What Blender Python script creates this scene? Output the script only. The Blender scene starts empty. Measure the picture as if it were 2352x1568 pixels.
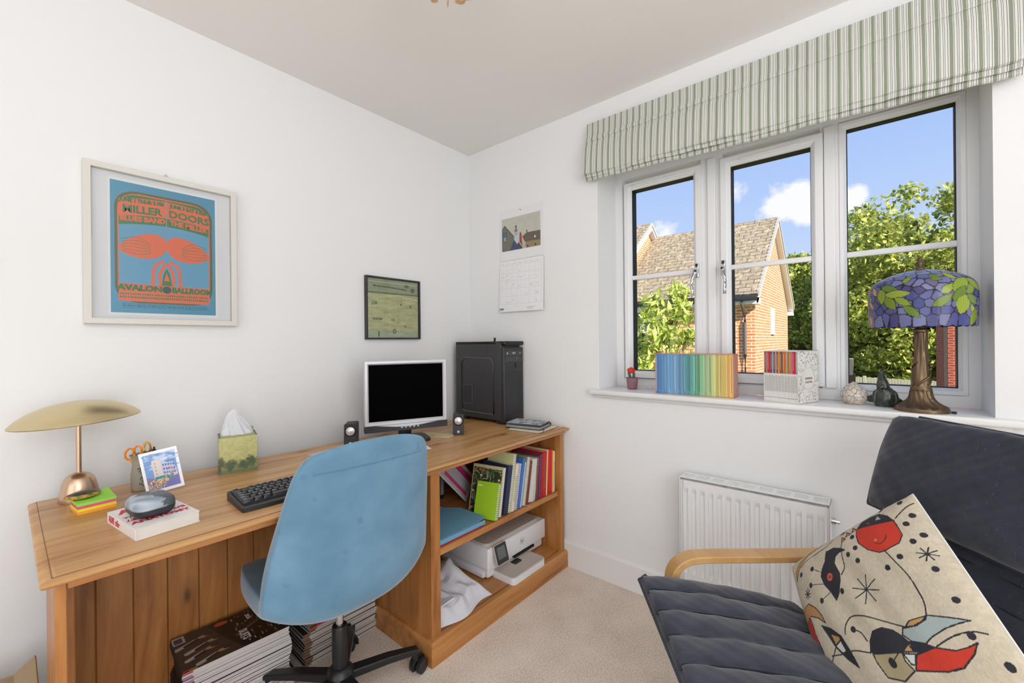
import bpy, bmesh, math, random
import numpy as np
from mathutils import Vector, Matrix, Euler
random.seed(7); rng = np.random.default_rng(7)
PI = math.pi
scn = bpy.context.scene
COL = scn.collection

# ------------------------------------------------------------------ camera
F_PX = 977.14; YAW = math.radians(39.978); ROLL = 0.0097913
cam_d = bpy.data.cameras.new('camera'); cam = bpy.data.objects.new('camera', cam_d); COL.objects.link(cam)
cam_d.sensor_width = 36.0; cam_d.lens = 36.0 * F_PX / 2352.0; cam_d.clip_start = 0.02; cam_d.clip_end = 400
_f = Vector((math.cos(YAW), math.sin(YAW), 0)); _r = Vector((math.sin(YAW), -math.cos(YAW), 0)); _u = Vector((0, 0, 1))
_r2 = math.cos(ROLL) * _r - math.sin(ROLL) * _u; _u2 = math.sin(ROLL) * _r + math.cos(ROLL) * _u
cam.matrix_world = Matrix(((_r2.x, _u2.x, -_f.x, -1.9359), (_r2.y, _u2.y, -_f.y, -1.9742), (_r2.z, _u2.z, -_f.z, 1.2), (0, 0, 0, 1)))
scn.camera = cam
scn.view_settings.view_transform = 'Standard'; scn.view_settings.look = 'None'
scn.view_settings.exposure = 0.0; scn.view_settings.gamma = 1.0; scn.view_settings.use_curve_mapping = False

# ------------------------------------------------------------------ node helpers
def lin(c):
    c = c / 255.0
    return c / 12.92 if c <= 0.04045 else ((c + 0.055) / 1.055) ** 2.4
def S(r, g, b): return (lin(r), lin(g), lin(b), 1.0)
class NT:
    def __init__(s, nt): s.nt = nt; nt.nodes.clear()
    def n(s, t, **k):
        nd = s.nt.nodes.new(t)
        for a, v in k.items():
            if a.startswith('i_'):
                key = a[2:]; key = int(key) if key.isdigit() else key.replace('_', ' ')
                nd.inputs[key].default_value = v
            else: setattr(nd, a, v)
        return nd
    def l(s, a, ao, b, bi): s.nt.links.new(a.outputs[ao], b.inputs[bi])
    def math(s, op, a, b=None):
        m = s.n('ShaderNodeMath', operation=op)
        for i, x in enumerate((a, b)):
            if x is None: continue
            if isinstance(x, (int, float)): m.inputs[i].default_value = x
            else: s.nt.links.new(x, m.inputs[i])
        return m.outputs[0]
    def ramp(s, fac, stops):
        r = s.n('ShaderNodeValToRGB'); e = r.color_ramp.elements
        e[0].position, e[0].color = stops[0]; e[1].position, e[1].color = stops[-1]
        for p, c in stops[1:-1]:
            q = e.new(p); q.color = c
        s.nt.links.new(fac, r.inputs[0]); return r.outputs[0]
    def mix(s, fac, a, b, blend='MIX'):
        m = s.n('ShaderNodeMix', data_type='RGBA', blend_type=blend)
        for i, x in ((0, fac), (6, a), (7, b)):
            if isinstance(x, (int, float, tuple)): m.inputs[i].default_value = x
            else: s.nt.links.new(x, m.inputs[i])
        return m.outputs[2]

# ------------------------------------------------------------------ world: blue sky with a few clouds
w = bpy.data.worlds.new('sky'); scn.world = w; w.use_nodes = True
t = NT(w.node_tree)
tc = t.n('ShaderNodeTexCoord'); sp = t.n('ShaderNodeSeparateXYZ'); t.l(tc, 'Generated', sp, 0)
sky = t.ramp(sp.outputs[2], [(0.0, S(214, 230, 252)), (0.12, S(200, 221, 252)), (0.26, S(184, 209, 252)), (0.45, S(158, 191, 250)), (1.0, S(120, 160, 236))])
nz = t.n('ShaderNodeTexNoise', i_Scale=14.0, i_Detail=8.0, i_Roughness=0.6); t.l(tc, 'Generated', nz, 0)
def cloud(d, r, el):
    v = t.n('ShaderNodeVectorMath', operation='SUBTRACT'); t.l(tc, 'Generated', v, 0); v.inputs[1].default_value = d
    m = t.n('ShaderNodeVectorMath', operation='MULTIPLY'); t.l(v, 0, m, 0); m.inputs[1].default_value = (1, 1, el)
    ln = t.n('ShaderNodeVectorMath', operation='LENGTH'); t.l(m, 0, ln, 0)
    q = t.math('DIVIDE', ln.outputs[1], r)
    return t.math('SUBTRACT', 1.0, q)
c1 = cloud((0.9596, 0.118, 0.2555), 0.062, 1.25); c1b = cloud((0.966, 0.092, 0.242), 0.05, 1.3); c1c = cloud((0.9560, 0.104, 0.274), 0.042, 1.1)
c2 = cloud((0.9696, 0.026, 0.245), 0.038, 1.3); c4 = cloud((0.925, 0.205, 0.29), 0.03, 1.0); c5 = cloud((0.91, 0.34, 0.21), 0.05, 1.0); c5b = cloud((0.915,0.02,0.42), 0.05, 2.5)
m = t.math('MAXIMUM', t.math('MAXIMUM', c1, c1b), t.math('MAXIMUM', c1c, c2)); m2 = t.math('MULTIPLY', t.math('MAXIMUM', t.math('MAXIMUM', c4, c5), c5b), 0.35)
m = t.math('MAXIMUM', m, m2)
m = t.math('ADD', m, t.math('MULTIPLY', t.math('SUBTRACT', nz.outputs[0], 0.5), 1.5))
cl = t.ramp(m, [(0.16, (0, 0, 0, 1)), (0.42, (1, 1, 1, 1))])
col = t.mix(cl, sky, S(252, 253, 255))
bg = t.n('ShaderNodeBackground', i_Strength=1.0); t.nt.links.new(col, bg.inputs[0])
o = t.n('ShaderNodeOutputWorld'); t.l(bg, 0, o, 0)

# ------------------------------------------------------------------ lights
def light(name, kind, loc, energy, color=(1, 1, 1), **k):
    d = bpy.data.lights.new(name, kind); d.energy = energy; d.color = color
    for a, v in k.items(): setattr(d, a, v)
    ob = bpy.data.objects.new(name, d); ob.location = loc; COL.objects.link(ob); return ob
sun = light('sun', 'SUN', (0, -10, 20), 8.0, (1.0, 0.93, 0.82), angle=0.01)
sun.rotation_euler = Vector((0.46, 0.70, -0.52)).to_track_quat('-Z', 'Y').to_euler()
# added unseen fills: back wall, side wall, and one aimed up at the ceiling
la = light('back_fill', 'AREA', (-2.3, -4.15, 1.3), 39, (0.92, 0.955, 1.0), shape='RECTANGLE', size=1.9, size_y=2.0); la.rotation_euler = (PI / 2, 0, 0)
lb = light('side_fill', 'AREA', (-4.05, -1.9, 1.2), 12, (0.92, 0.955, 1.0), shape='RECTANGLE', size=2.0, size_y=1.8); lb.rotation_euler = (PI / 2, 0, -PI / 2)
lc = light('ceiling_bounce_fill', 'AREA', (-2.5, -2.75, 1.5), 30, (0.94, 0.965, 1.0), shape='DISK', size=1.0); lc.rotation_euler = (PI, 0, 0)

# ------------------------------------------------------------------ materials
MATS = {}
def mat(name, color=None, rough=0.6, metal=0.0, spec=0.5, coat=0.0, bump=0.0, bscale=200.0, vary=0.0, vscale=8.0, attr=None, sheen=0.0, emit=None, alpha=None, coatr=0.03, transl=0.0):
    if name in MATS: return MATS[name]
    m = bpy.data.materials.new(name); m.use_nodes = True; t = NT(m.node_tree); MATS[name] = m
    p = t.n('ShaderNodeBsdfPrincipled', i_Roughness=rough, i_Metallic=metal); p.inputs['Specular IOR Level'].default_value = spec
    p.inputs['Coat Weight'].default_value = coat; p.inputs['Coat Roughness'].default_value = coatr; p.inputs['Sheen Weight'].default_value = sheen
    o = t.n('ShaderNodeOutputMaterial')
    tc = t.n('ShaderNodeTexCoord')
    if attr:
        a = t.n('ShaderNodeAttribute', attribute_name=attr); c = a.outputs[0]
    else:
        rgb = t.n('ShaderNodeRGB'); rgb.outputs[0].default_value = color; c = rgb.outputs[0]
    if vary:
        nz = t.n('ShaderNodeTexNoise', i_Scale=vscale, i_Detail=4.0); t.l(tc, 'Object', nz, 0)
        f = t.math('ADD', t.math('MULTIPLY', t.math('SUBTRACT', nz.outputs[0], 0.5), vary * 2), 1.0)
        cm = t.n('ShaderNodeCombineXYZ')
        for i in range(3): t.nt.links.new(f, cm.inputs[i])
        c = t.mix(1.0, c, cm.outputs[0], 'MULTIPLY')
    t.nt.links.new(c, p.inputs['Base Color'])
    if bump:
        nb = t.n('ShaderNodeTexNoise', i_Scale=bscale, i_Detail=3.0); t.l(tc, 'Object', nb, 0)
        b = t.n('ShaderNodeBump', i_Strength=bump, i_Distance=0.002); t.l(nb, 0, b, 'Height'); t.l(b, 0, p, 'Normal')
    if emit:
        p.inputs['Emission Color'].default_value = emit; p.inputs['Emission Strength'].default_value = 1.0
    if transl:
        tr = t.n('ShaderNodeBsdfTranslucent'); t.nt.links.new(c, tr.inputs[0])
        ms = t.n('ShaderNodeMixShader', i_0=transl); t.l(p, 0, ms, 1); t.l(tr, 0, ms, 2); t.l(ms, 0, o, 0)
    else: t.l(p, 0, o, 0)
    return m
def wood(name, c1, c2, c3, axis=0, scale=1.0, rough=0.42, knots=True, bump=0.15):
    m = bpy.data.materials.new(name); m.use_nodes = True; t = NT(m.node_tree); MATS[name] = m
    p = t.n('ShaderNodeBsdfPrincipled', i_Roughness=rough); o = t.n('ShaderNodeOutputMaterial'); t.l(p, 0, o, 0)
    p.inputs['Coat Weight'].default_value = 0.12; p.inputs['Coat Roughness'].default_value = 0.25
    tc = t.n('ShaderNodeTexCoord')
    sc = [26.0, 26.0, 26.0]; sc[axis] = 1.6
    mp = t.n('ShaderNodeMapping'); mp.inputs['Scale'].default_value = [x * scale for x in sc]; t.l(tc, 'Object', mp, 0)
    n0 = t.n('ShaderNodeTexNoise', i_Scale=1.3, i_Detail=2.0); t.l(tc, 'Object', n0, 0)
    ad = t.n('ShaderNodeVectorMath', operation='MULTIPLY_ADD'); t.l(n0, 1, ad, 0); ad.inputs[1].default_value = (3.0, 3.0, 3.0); t.l(mp, 0, ad, 2)
    n1 = t.n('ShaderNodeTexNoise', i_Scale=1.0, i_Detail=6.0, i_Roughness=0.62); t.l(ad, 0, n1, 0)
    c = t.ramp(n1.outputs[0], [(0.28, c3), (0.45, c2), (0.66, c1)])
    if knots:
        sk = [3.2, 3.2, 3.2]; sk[axis] = 1.25
        mk = t.n('ShaderNodeMapping'); mk.inputs['Scale'].default_value = sk; t.l(tc, 'Object', mk, 0)
        v = t.n('ShaderNodeTexVoronoi', i_Scale=1.7, i_Randomness=1.0); t.l(mk, 0, v, 0)
        kf = t.ramp(v.outputs[0], [(0.03, (1, 1, 1, 1)), (0.075, (0.35, 0.35, 0.35, 1)), (0.17, (0, 0, 0, 1))])
        c = t.mix(t.math('MULTIPLY', kf, 0.8), c, (c3[0] * .33, c3[1] * .28, c3[2] * .25, 1))
    t.nt.links.new(c, p.inputs['Base Color'])
    b = t.n('ShaderNodeBump', i_Strength=bump, i_Distance=0.0015); t.l(n1, 0, b, 'Height'); t.l(b, 0, p, 'Normal')
    return m
WT = wood('pine_top', S(208, 163, 110), S(191, 142, 88), S(156, 106, 58), 0, rough=0.36)
WX = wood('pine_x', S(196, 138, 80), S(176, 116, 60), S(138, 84, 38), 0)
WY = wood('pine_y', S(196, 138, 80), S(176, 116, 60), S(138, 84, 38), 1)
WZ = wood('pine_z', S(192, 132, 72), S(170, 110, 54), S(132, 80, 36), 2)
WB = wood('beech_bentwood', S(214, 170, 112), S(204, 156, 98), S(184, 134, 78), 0, knots=False, rough=0.35, bump=0.05, scale=.7)
WALL = mat('wall_paint', S(240, 240, 240), 0.9, bump=0.05, bscale=300)
CEIL = mat('ceiling_paint', S(243, 240, 236), 0.95)
UPVC = mat('upvc', S(240, 240, 241), 0.28)
GLOSSW = mat('white_gloss', S(240, 239, 238), 0.3)
BLACK = mat('black_plastic', S(34, 34, 37), 0.42)
DARK = mat('dark_rubber', S(20, 20, 22), 0.7)
CHROME = mat('chrome', S(205, 205, 208), 0.18, 1.0)
WHITE = mat('white_paper', S(236, 236, 236), 0.75)
VCOL = mat('printed', attr='Col', rough=0.55)
VGLOSS = mat('printed_gloss', attr='Col', rough=0.3)
def glass_mat(name, tint=(1, 1, 1, 1), fr=1.45):
    m = bpy.data.materials.new(name); m.use_nodes = True; t = NT(m.node_tree); MATS[name] = m
    tr = t.n('ShaderNodeBsdfTransparent'); tr.inputs[0].default_value = tint; g = t.n('ShaderNodeBsdfGlossy', i_Roughness=0.01)
    fn = t.n('ShaderNodeFresnel', i_IOR=fr); ms = t.n('ShaderNodeMixShader'); o = t.n('ShaderNodeOutputMaterial')
    t.l(fn, 0, ms, 0); t.l(tr, 0, ms, 1); t.l(g, 0, ms, 2); t.l(ms, 0, o, 0); return m
GLASS = glass_mat('clear_glass', fr=1.08); PGLASS = glass_mat('picture_glass', fr=1.25)

# ------------------------------------------------------------------ mesh helpers
def finish(ob_bm, name, mats, parent=None, loc=None, rot=None, smooth=True, angle=35):
    me = bpy.data.meshes.new(name); ob_bm.to_mesh(me); ob_bm.free()
    if not isinstance(mats, (list, tuple)): mats = [mats]
    for m in mats: me.materials.append(m)
    if smooth:
        me.shade_smooth(); me.set_sharp_from_angle(angle=math.radians(angle))
    ob = bpy.data.objects.new(name, me); COL.objects.link(ob)
    if parent: ob.parent = parent
    if loc is not None: ob.location = loc
    if rot is not None: ob.rotation_euler = rot
    return ob
def rawmesh(name, verts, faces, mats, parent=None, cols=None, smooth=True, loc=None, rot=None, angle=60):
    me = bpy.data.meshes.new(name)
    verts = np.asarray(verts, dtype=np.float32); me.from_pydata(verts.tolist() if len(verts) < 5000 else verts, [], faces if isinstance(faces, list) else faces.tolist())
    if not isinstance(mats, (list, tuple)): mats = [mats]
    for m in mats: me.materials.append(m)
    if cols is not None:
        a = me.color_attributes.new('Col', 'FLOAT_COLOR', 'POINT')
        cc = np.ones((len(verts), 4), dtype=np.float32); cc[:, :3] = cols; a.data.foreach_set('color', cc.ravel())
    if smooth: me.shade_smooth(); me.set_sharp_from_angle(angle=math.radians(angle))
    ob = bpy.data.objects.new(name, me); COL.objects.link(ob)
    if parent: ob.parent = parent
    if loc is not None: ob.location = loc
    if rot is not None: ob.rotation_euler = rot
    return ob
def empty(name, loc=(0, 0, 0), rotz=0.0):
    ob = bpy.data.objects.new(name, None); ob.empty_display_size = 0.05; COL.objects.link(ob)
    ob.location = loc; ob.rotation_euler = (0, 0, rotz); return ob
def tag(o, label=None, cat=None, group=None, kind=None):
    if label: o['label'] = label
    if cat: o['category'] = cat
    if group: o['group'] = group
    if kind: o['kind'] = kind
    return o
def thing(name, label, cat, loc=(0, 0, 0), rotz=0.0, group=None): return tag(empty(name, loc, rotz), label, cat, group)
def struct(o): o['kind'] = 'structure'; return o
def box(bm, x0, x1, y0, y1, z0, z1, bev=0.0, seg=2, mi=0, M=None):
    r = bmesh.ops.create_cube(bm, size=1.0); vs = r['verts']
    for v in vs: v.co = Vector(((x0 + x1) / 2 + v.co.x * (x1 - x0), (y0 + y1) / 2 + v.co.y * (y1 - y0), (z0 + z1) / 2 + v.co.z * (z1 - z0)))
    fs = set(f for v in vs for f in v.link_faces)
    for f in fs: f.material_index = mi
    if bev > 0:
        es = set(e for v in vs for e in v.link_edges)
        r2 = bmesh.ops.bevel(bm, geom=list(es), offset=bev, segments=seg, affect='EDGES', profile=0.5)
        vs = list(set(v for f in r2['faces'] for v in f.verts) | set(v for v in vs if v.is_valid))
        for f in r2['faces']: f.material_index = mi
    if M is not None: bmesh.ops.transform(bm, matrix=M, verts=[v for v in vs if v.is_valid])
    return vs
def lathe(bm, prof, n=32, c=(0, 0, 0), mi=0, sx=1.0, sy=1.0, cap=True):
    rings = []
    for r, z in prof:
        rings.append([bm.verts.new((c[0] + r * sx * math.cos(2 * PI * k / n), c[1] + r * sy * math.sin(2 * PI * k / n), c[2] + z)) for k in range(n)])
    for a, b in zip(rings, rings[1:]):
        for k in range(n):
            f = bm.faces.new((a[k], a[(k + 1) % n], b[(k + 1) % n], b[k])); f.material_index = mi
    if cap:
        f = bm.faces.new(list(reversed(rings[0]))); f.material_index = mi
        f = bm.faces.new(rings[-1]); f.material_index = mi
    return rings
def tube(bm, pts, r, n=10, mi=0, rect=None, up=(0, 0, 1), closed=False):
    """sweep a circle (or a w x h rectangle) along a path"""
    P = [Vector(p) for p in pts]; rings = []; N = len(P)
    rr = r if isinstance(r, (list, tuple)) else [r] * N
    ref = Vector(up)
    for i, p in enumerate(P):
        if closed: d = (P[(i + 1) % N] - P[i - 1]).normalized()
        else: d = (P[min(i + 1, N - 1)] - P[max(i - 1, 0)]).normalized()
        s = d.cross(ref)
        if s.length < 1e-3: s = d.cross(Vector((1, 0, 0)) if abs(d.x) < .9 else Vector((0, 1, 0)))
        s.normalize(); u = s.cross(d).normalized()
        if rect:
            w, h = rect; w *= rr[i] if r else 1; h *= rr[i] if r else 1
            ch = min(w, h) * .12
            pr = [(w / 2, -h / 2 + ch), (w / 2, h / 2 - ch), (w / 2 - ch, h / 2), (-w / 2 + ch, h / 2), (-w / 2, h / 2 - ch), (-w / 2, -h / 2 + ch), (-w / 2 + ch, -h / 2), (w / 2 - ch, -h / 2)]
            rings.append([bm.verts.new(p + s * a + u * b) for a, b in pr])
        else:
            rings.append([bm.verts.new(p + s * (rr[i] * math.cos(2 * PI * k / n)) + u * (rr[i] * math.sin(2 * PI * k / n))) for k in range(n)])
    m = len(rings[0]); q = list(zip(rings, rings[1:]))
    if closed: q.append((rings[-1], rings[0]))
    for a, b in q:
        for k in range(m):
            f = bm.faces.new((a[k], a[(k + 1) % m], b[(k + 1) % m], b[k])); f.material_index = mi
    if not closed:
        for rg in (rings[0], list(reversed(rings[-1]))):
            try: f = bm.faces.new(rg); f.material_index = mi
            except ValueError: pass
def prism(bm, poly, h, M=None, mi=0, z0=0.0):
    """extrude a 2-D polygon (xy) from z0 by h"""
    a = [bm.verts.new((x, y, z0)) for x, y in poly]; b = [bm.verts.new((x, y, z0 + h)) for x, y in poly]
    n = len(a); fs = [bm.faces.new(list(reversed(a))), bm.faces.new(b)]
    for k in range(n): fs.append(bm.faces.new((a[k], a[(k + 1) % n], b[(k + 1) % n], b[k])))
    for f in fs: f.material_index = mi
    if M is not None: bmesh.ops.transform(bm, matrix=M, verts=a + b)
    return a + b
def rrect(x0, x1, y0, y1, r, n=5):
    pts = []
    for cx, cy, a0 in ((x1 - r, y1 - r, 0), (x0 + r, y1 - r, 90), (x0 + r, y0 + r, 180), (x1 - r, y0 + r, 270)):
        for k in range(n + 1):
            a = math.radians(a0 + 90 * k / n); pts.append((cx + r * math.cos(a), cy + r * math.sin(a)))
    return pts
def bez(pts, n=8):
    """Catmull-Rom through the points"""
    P = [Vector(p) for p in pts]; P = [2 * P[0] - P[1]] + P + [2 * P[-1] - P[-2]]; out = []
    for i in range(1, len(P) - 2):
        for k in range(n):
            s = k / n; a, b, c, d = P[i - 1:i + 3]
            out.append(0.5 * ((2 * b) + (c - a) * s + (2 * a - 5 * b + 4 * c - d) * s * s + (-a + 3 * b - 3 * c + d) * s ** 3))
    out.append(P[-2]); return out
BMN = bmesh.new
def text_into(bm, body, size, M, mi=0, align='CENTER', depth=0.0004, bold=0.0, squash=1.0):
    cu = bpy.data.curves.new('txt', 'FONT'); cu.body = body; cu.size = size; cu.align_x = align; cu.align_y = 'CENTER'; cu.extrude = depth / 2; cu.offset = bold; cu.resolution_u = 2
    ob = bpy.data.objects.new('txt', cu); COL.objects.link(ob)
    dg = bpy.context.evaluated_depsgraph_get(); me = bpy.data.meshes.new_from_object(ob.evaluated_get(dg))
    me.transform(M @ Matrix.Diagonal((squash, 1, 1, 1)))
    n0 = len(bm.faces); bm.from_mesh(me); bm.faces.ensure_lookup_table()
    for f in bm.faces[n0:]: f.material_index = mi
    bpy.data.objects.remove(ob); bpy.data.curves.remove(cu); bpy.data.meshes.remove(me)
def frame_M(o, x, y):
    """matrix whose local x,y lie along the given directions at origin o"""
    x = Vector(x).normalized(); y = Vector(y).normalized(); z = x.cross(y).normalized()
    return Matrix(((x.x, y.x, z.x, o[0]), (x.y, y.y, z.y, o[1]), (x.z, y.z, z.z, o[2]), (0, 0, 0, 1)))

# canvas: a small painter whose pixels become vertex colours of a fine grid
class Canvas:
    def __init__(s, w, h, res, bgc):
        s.W = max(2, int(w / res)); s.H = max(2, int(h / res)); s.w = w; s.h = h
        s.c = np.zeros((s.H + 1, s.W + 1, 3)); s.c[:] = S(*bgc)[:3]
        s.X, s.Y = np.meshgrid(np.linspace(0, w, s.W + 1), np.linspace(0, h, s.H + 1))
    def paint(s, mask, col, a=1.0): s.c[mask] = s.c[mask] * (1 - a) + np.array(S(*col)[:3]) * a
    def poly(s, pts, col, a=1.0):
        x, y = s.X, s.Y; ins = np.zeros(x.shape, bool); n = len(pts)
        for i in range(n):
            x0, y0 = pts[i]; x1, y1 = pts[(i + 1) % n]
            if y0 == y1: continue
            c = ((y0 > y) != (y1 > y)) & (x < (x1 - x0) * (y - y0) / (y1 - y0) + x0); ins ^= c
        s.paint(ins, col, a)
    def rect(s, x0, y0, x1, y1, col, a=1.0): s.paint((s.X >= x0) & (s.X <= x1) & (s.Y >= y0) & (s.Y <= y1), col, a)
    def ell(s, cx, cy, rx, ry, col, a=1.0): s.paint(((s.X - cx) / rx) ** 2 + ((s.Y - cy) / ry) ** 2 <= 1, col, a)
    def line(s, pts, wd, col, a=1.0, smooth=False):
        if smooth: pts = [(p.x, p.y) for p in bez([(q[0], q[1], 0) for q in pts], 6)]
        for (x0, y0), (x1, y1) in zip(pts, pts[1:]):
            dx, dy = x1 - x0, y1 - y0; L = dx * dx + dy * dy + 1e-12
            tt = np.clip(((s.X - x0) * dx + (s.Y - y0) * dy) / L, 0, 1)
            s.paint((s.X - x0 - tt * dx) ** 2 + (s.Y - y0 - tt * dy) ** 2 <= (wd / 2) ** 2, col, a)
    def noise(s, amp, cells=40, seed=1, aniso=(1, 1)):
        r = np.random.default_rng(seed); gx, gy = max(2, int(cells * aniso[0])), max(2, int(cells * aniso[1])); g = r.random((gy + 2, gx + 2))
        u = s.X / s.w * gx; v = s.Y / s.h * gy; i = u.astype(int); j = v.astype(int); fu = u - i; fv = v - j; fu = fu * fu * (3 - 2 * fu); fv = fv * fv * (3 - 2 * fv)
        n = (g[j, i] * (1 - fu) + g[j, i + 1] * fu) * (1 - fv) + (g[j + 1, i] * (1 - fu) + g[j + 1, i + 1] * fu) * fv
        s.c *= (1 + (n - .5)[..., None] * 2 * amp); return n
    def mesh(s, name, M, mats, parent=None, thick=0.0):
        P = np.stack([s.X.ravel(), s.Y.ravel(), np.zeros(s.X.size), np.ones(s.X.size)]); Mn = np.array(M); V = (Mn @ P)[:3].T
        W1 = s.W + 1; i = np.arange(s.W)[None, :] + np.arange(s.H)[:, None] * W1; i = i.ravel()
        Fq = np.stack([i, i + 1, i + W1 + 1, i + W1], 1)
        return rawmesh(name, V, Fq, mats, parent, cols=np.clip(s.c.reshape(-1, 3), 0, 1), smooth=False)

# ================================================================== ROOM SHELL
H = 2.4; XB, YB = -4.1, -4.2
bm = BMN(); box(bm, XB - .1, 0.0, YB - .1, 0.0, -0.1, 0.0)
CARPET = bpy.data.materials.new('carpet'); CARPET.use_nodes = True; t = NT(CARPET.node_tree)
p = t.n('ShaderNodeBsdfPrincipled', i_Roughness=1.0); p.inputs['Specular IOR Level'].default_value = 0.1; p.inputs['Sheen Weight'].default_value = 0.3
o = t.n('ShaderNodeOutputMaterial'); t.l(p, 0, o, 0); tc = t.n('ShaderNodeTexCoord')
n1 = t.n('ShaderNodeTexNoise', i_Scale=170.0, i_Detail=3.0); t.l(tc, 'Object', n1, 0); n2 = t.n('ShaderNodeTexNoise', i_Scale=7.0, i_Detail=3.0); t.l(tc, 'Object', n2, 0)
f = t.math('ADD', t.math('MULTIPLY', n1.outputs[0], 0.75), t.math('MULTIPLY', n2.outputs[0], 0.25))
t.nt.links.new(t.ramp(f, [(0.33, S(200, 183, 167)), (0.5, S(233, 217, 201)), (0.66, S(246, 234, 221))]), p.inputs[0])
b = t.n('ShaderNodeBump', i_Strength=0.6, i_Distance=0.004); t.l(n1, 0, b, 'Height'); t.l(b, 0, p, 'Normal')
struct(finish(bm, 'floor', CARPET, smooth=False))
bm = BMN(); box(bm, XB - .1, .3, YB - .1, .1, H, H + .1); struct(finish(bm, 'ceiling', CEIL, smooth=False))
bm = BMN(); box(bm, XB - .1, .3, 0, .1, 0, H); struct(finish(bm, 'wall_left', WALL, smooth=False))
bm = BMN(); box(bm, XB - .1, .3, YB - .1, YB, 0, H); struct(finish(bm, 'wall_back', WALL, smooth=False))
bm = BMN(); box(bm, XB - .1, XB, YB, 0, 0, H); struct(finish(bm, 'wall_side', WALL, smooth=False))
WY0, WY1, WZ0, WZ1 = -2.268, -0.926, 0.935, 2.10
bm = BMN()
box(bm, 0, .3, WY1, 0, 0, H); box(bm, 0, .3, YB, WY0, 0, H); box(bm, 0, .3, WY0, WY1, 0, WZ0); box(bm, 0, .3, WY0, WY1, WZ1, H)
struct(finish(bm, 'wall_right', WALL, smooth=False))
def skirting(name, pts_along, axis):
    bm = BMN(); pr = [(0, 0), (.016, 0), (.016, .122), (.012, .13), (.008, .134), (.006, .14), (0, .14)]
    (a, b_) = pts_along
    A = []; B = []
    for d, z in pr:
        if axis == 'y': A.append(bm.verts.new((-d, a, z))); B.append(bm.verts.new((-d, b_, z)))
        else: A.append(bm.verts.new((a, -d, z))); B.append(bm.verts.new((b_, -d, z)))
    n = len(pr)
    for k in range(n - 1): bm.faces.new((A[k], A[k + 1], B[k + 1], B[k]))
    bm.faces.new(A); bm.faces.new(list(reversed(B))); bmesh.ops.recalc_face_normals(bm, faces=bm.faces)
    return struct(finish(bm, name, GLOSSW, smooth=False))
skirting('baseboard_right', (YB, 0.0), 'y'); skirting('baseboard_left', (XB, -0.016), 'x')

# window sill board
bm = BMN(); box(bm, -.036, .20, -2.33, -.884, .930, .953, .006, 3); box(bm, -.012, 0, -2.30, -.90, .914, .932, .003)
struct(finish(bm, 'trim_1', GLOSSW))

# window
win = empty('window_1', (.2, -1.6, .953)); struct(win)
def wadd(name, bm, mats, parent=None, **k):
    for v in bm.verts: v.co -= Vector((.2, -1.6, .953))
    return finish(bm, name, mats, parent or win, **k)
def ringp(bm, y0, y1, z0, z1, prof, mi=0):
    loops = []
    for ins, x in prof:
        loops.append([bm.verts.new((x, y, z)) for y, z in ((y0 + ins, z0 + ins), (y1 - ins, z0 + ins), (y1 - ins, z1 - ins), (y0 + ins, z1 - ins))])
    n = len(loops)
    for i in range(n):
        a, b = loops[i], loops[(i + 1) % n]
        for k in range(4):
            f = bm.faces.new((a[k], a[(k + 1) % 4], b[(k + 1) % 4], b[k])); f.material_index = mi
bm = BMN()
FX = .203
ringp(bm, WY0, WY1, .953, WZ1, [(0, .275), (0, FX), (.04, FX), (.046, .222), (.046, .275)])
for ya, yb in ((-1.462, -1.366), (-1.888, -1.828)):
    box(bm, FX + .0006, .275, ya, yb, .9935, 2.0595)
    box(bm, FX - .012, FX, (ya + yb) / 2 - .018, (ya + yb) / 2 + .018, 1.0, 2.05, .004, 2)
box(bm, FX + .003, .27, WY0 + .03, WY1 - .03, .953, .999)
bmesh.ops.recalc_face_normals(bm, faces=bm.faces); wadd('window_frame', bm, UPVC, smooth=False)
def sash(y0, y1, z0, z1, gy0, gy1, gz0, gz1, fx):
    bm = BMN(); ins = min(gy0 - y0, y1 - gy1)
    ringp(bm, y0, y1, z0, z1, [(0, .262), (0, fx + .004), (.004, fx), (ins * .62, fx), (ins * .72, fx + .003), (ins - .003, fx + .014), (ins, fx + .018), (ins, .262)])
    bmesh.ops.recalc_face_normals(bm, faces=bm.faces); s = wadd('sash', bm, UPVC, smooth=False)
    gx = fx + .022
    bm = BMN(); box(bm, gx, gx + .004, y0 + ins - .004, y1 - ins + .004, z0 + ins - .004, z1 - ins + .004); wadd('pane', bm, GLASS, s, smooth=False)
    bm = BMN(); ringp(bm, y0 + ins - .001, y1 - ins + .001, z0 + ins - .001, z1 - ins + .001, [(0, gx + .005), (.0035, gx + .005), (.0035, .262), (0, .262)])
    bmesh.ops.recalc_face_normals(bm, faces=bm.faces); wadd('gasket', bm, DARK, s, smooth=False)
    bm = BMN(); box(bm, gx - .007, gx + .012, y0 + ins, y1 - ins, 1.519, 1.541, .003); wadd('glazing_bar', bm, UPVC, s)
    return s
s1 = sash(-1.368, -.978, 1.003, 2.032, -1.331, -1.041, 1.066, 1.97, .188)
s2 = sash(-1.838, -1.452, 1.003, 2.034, -1.796, -1.498, 1.067, 1.972, .188)
s3 = sash(-2.240, -1.886, .994, 2.055, -2.21, -1.911, 1.02, 2.03, .200)
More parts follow.
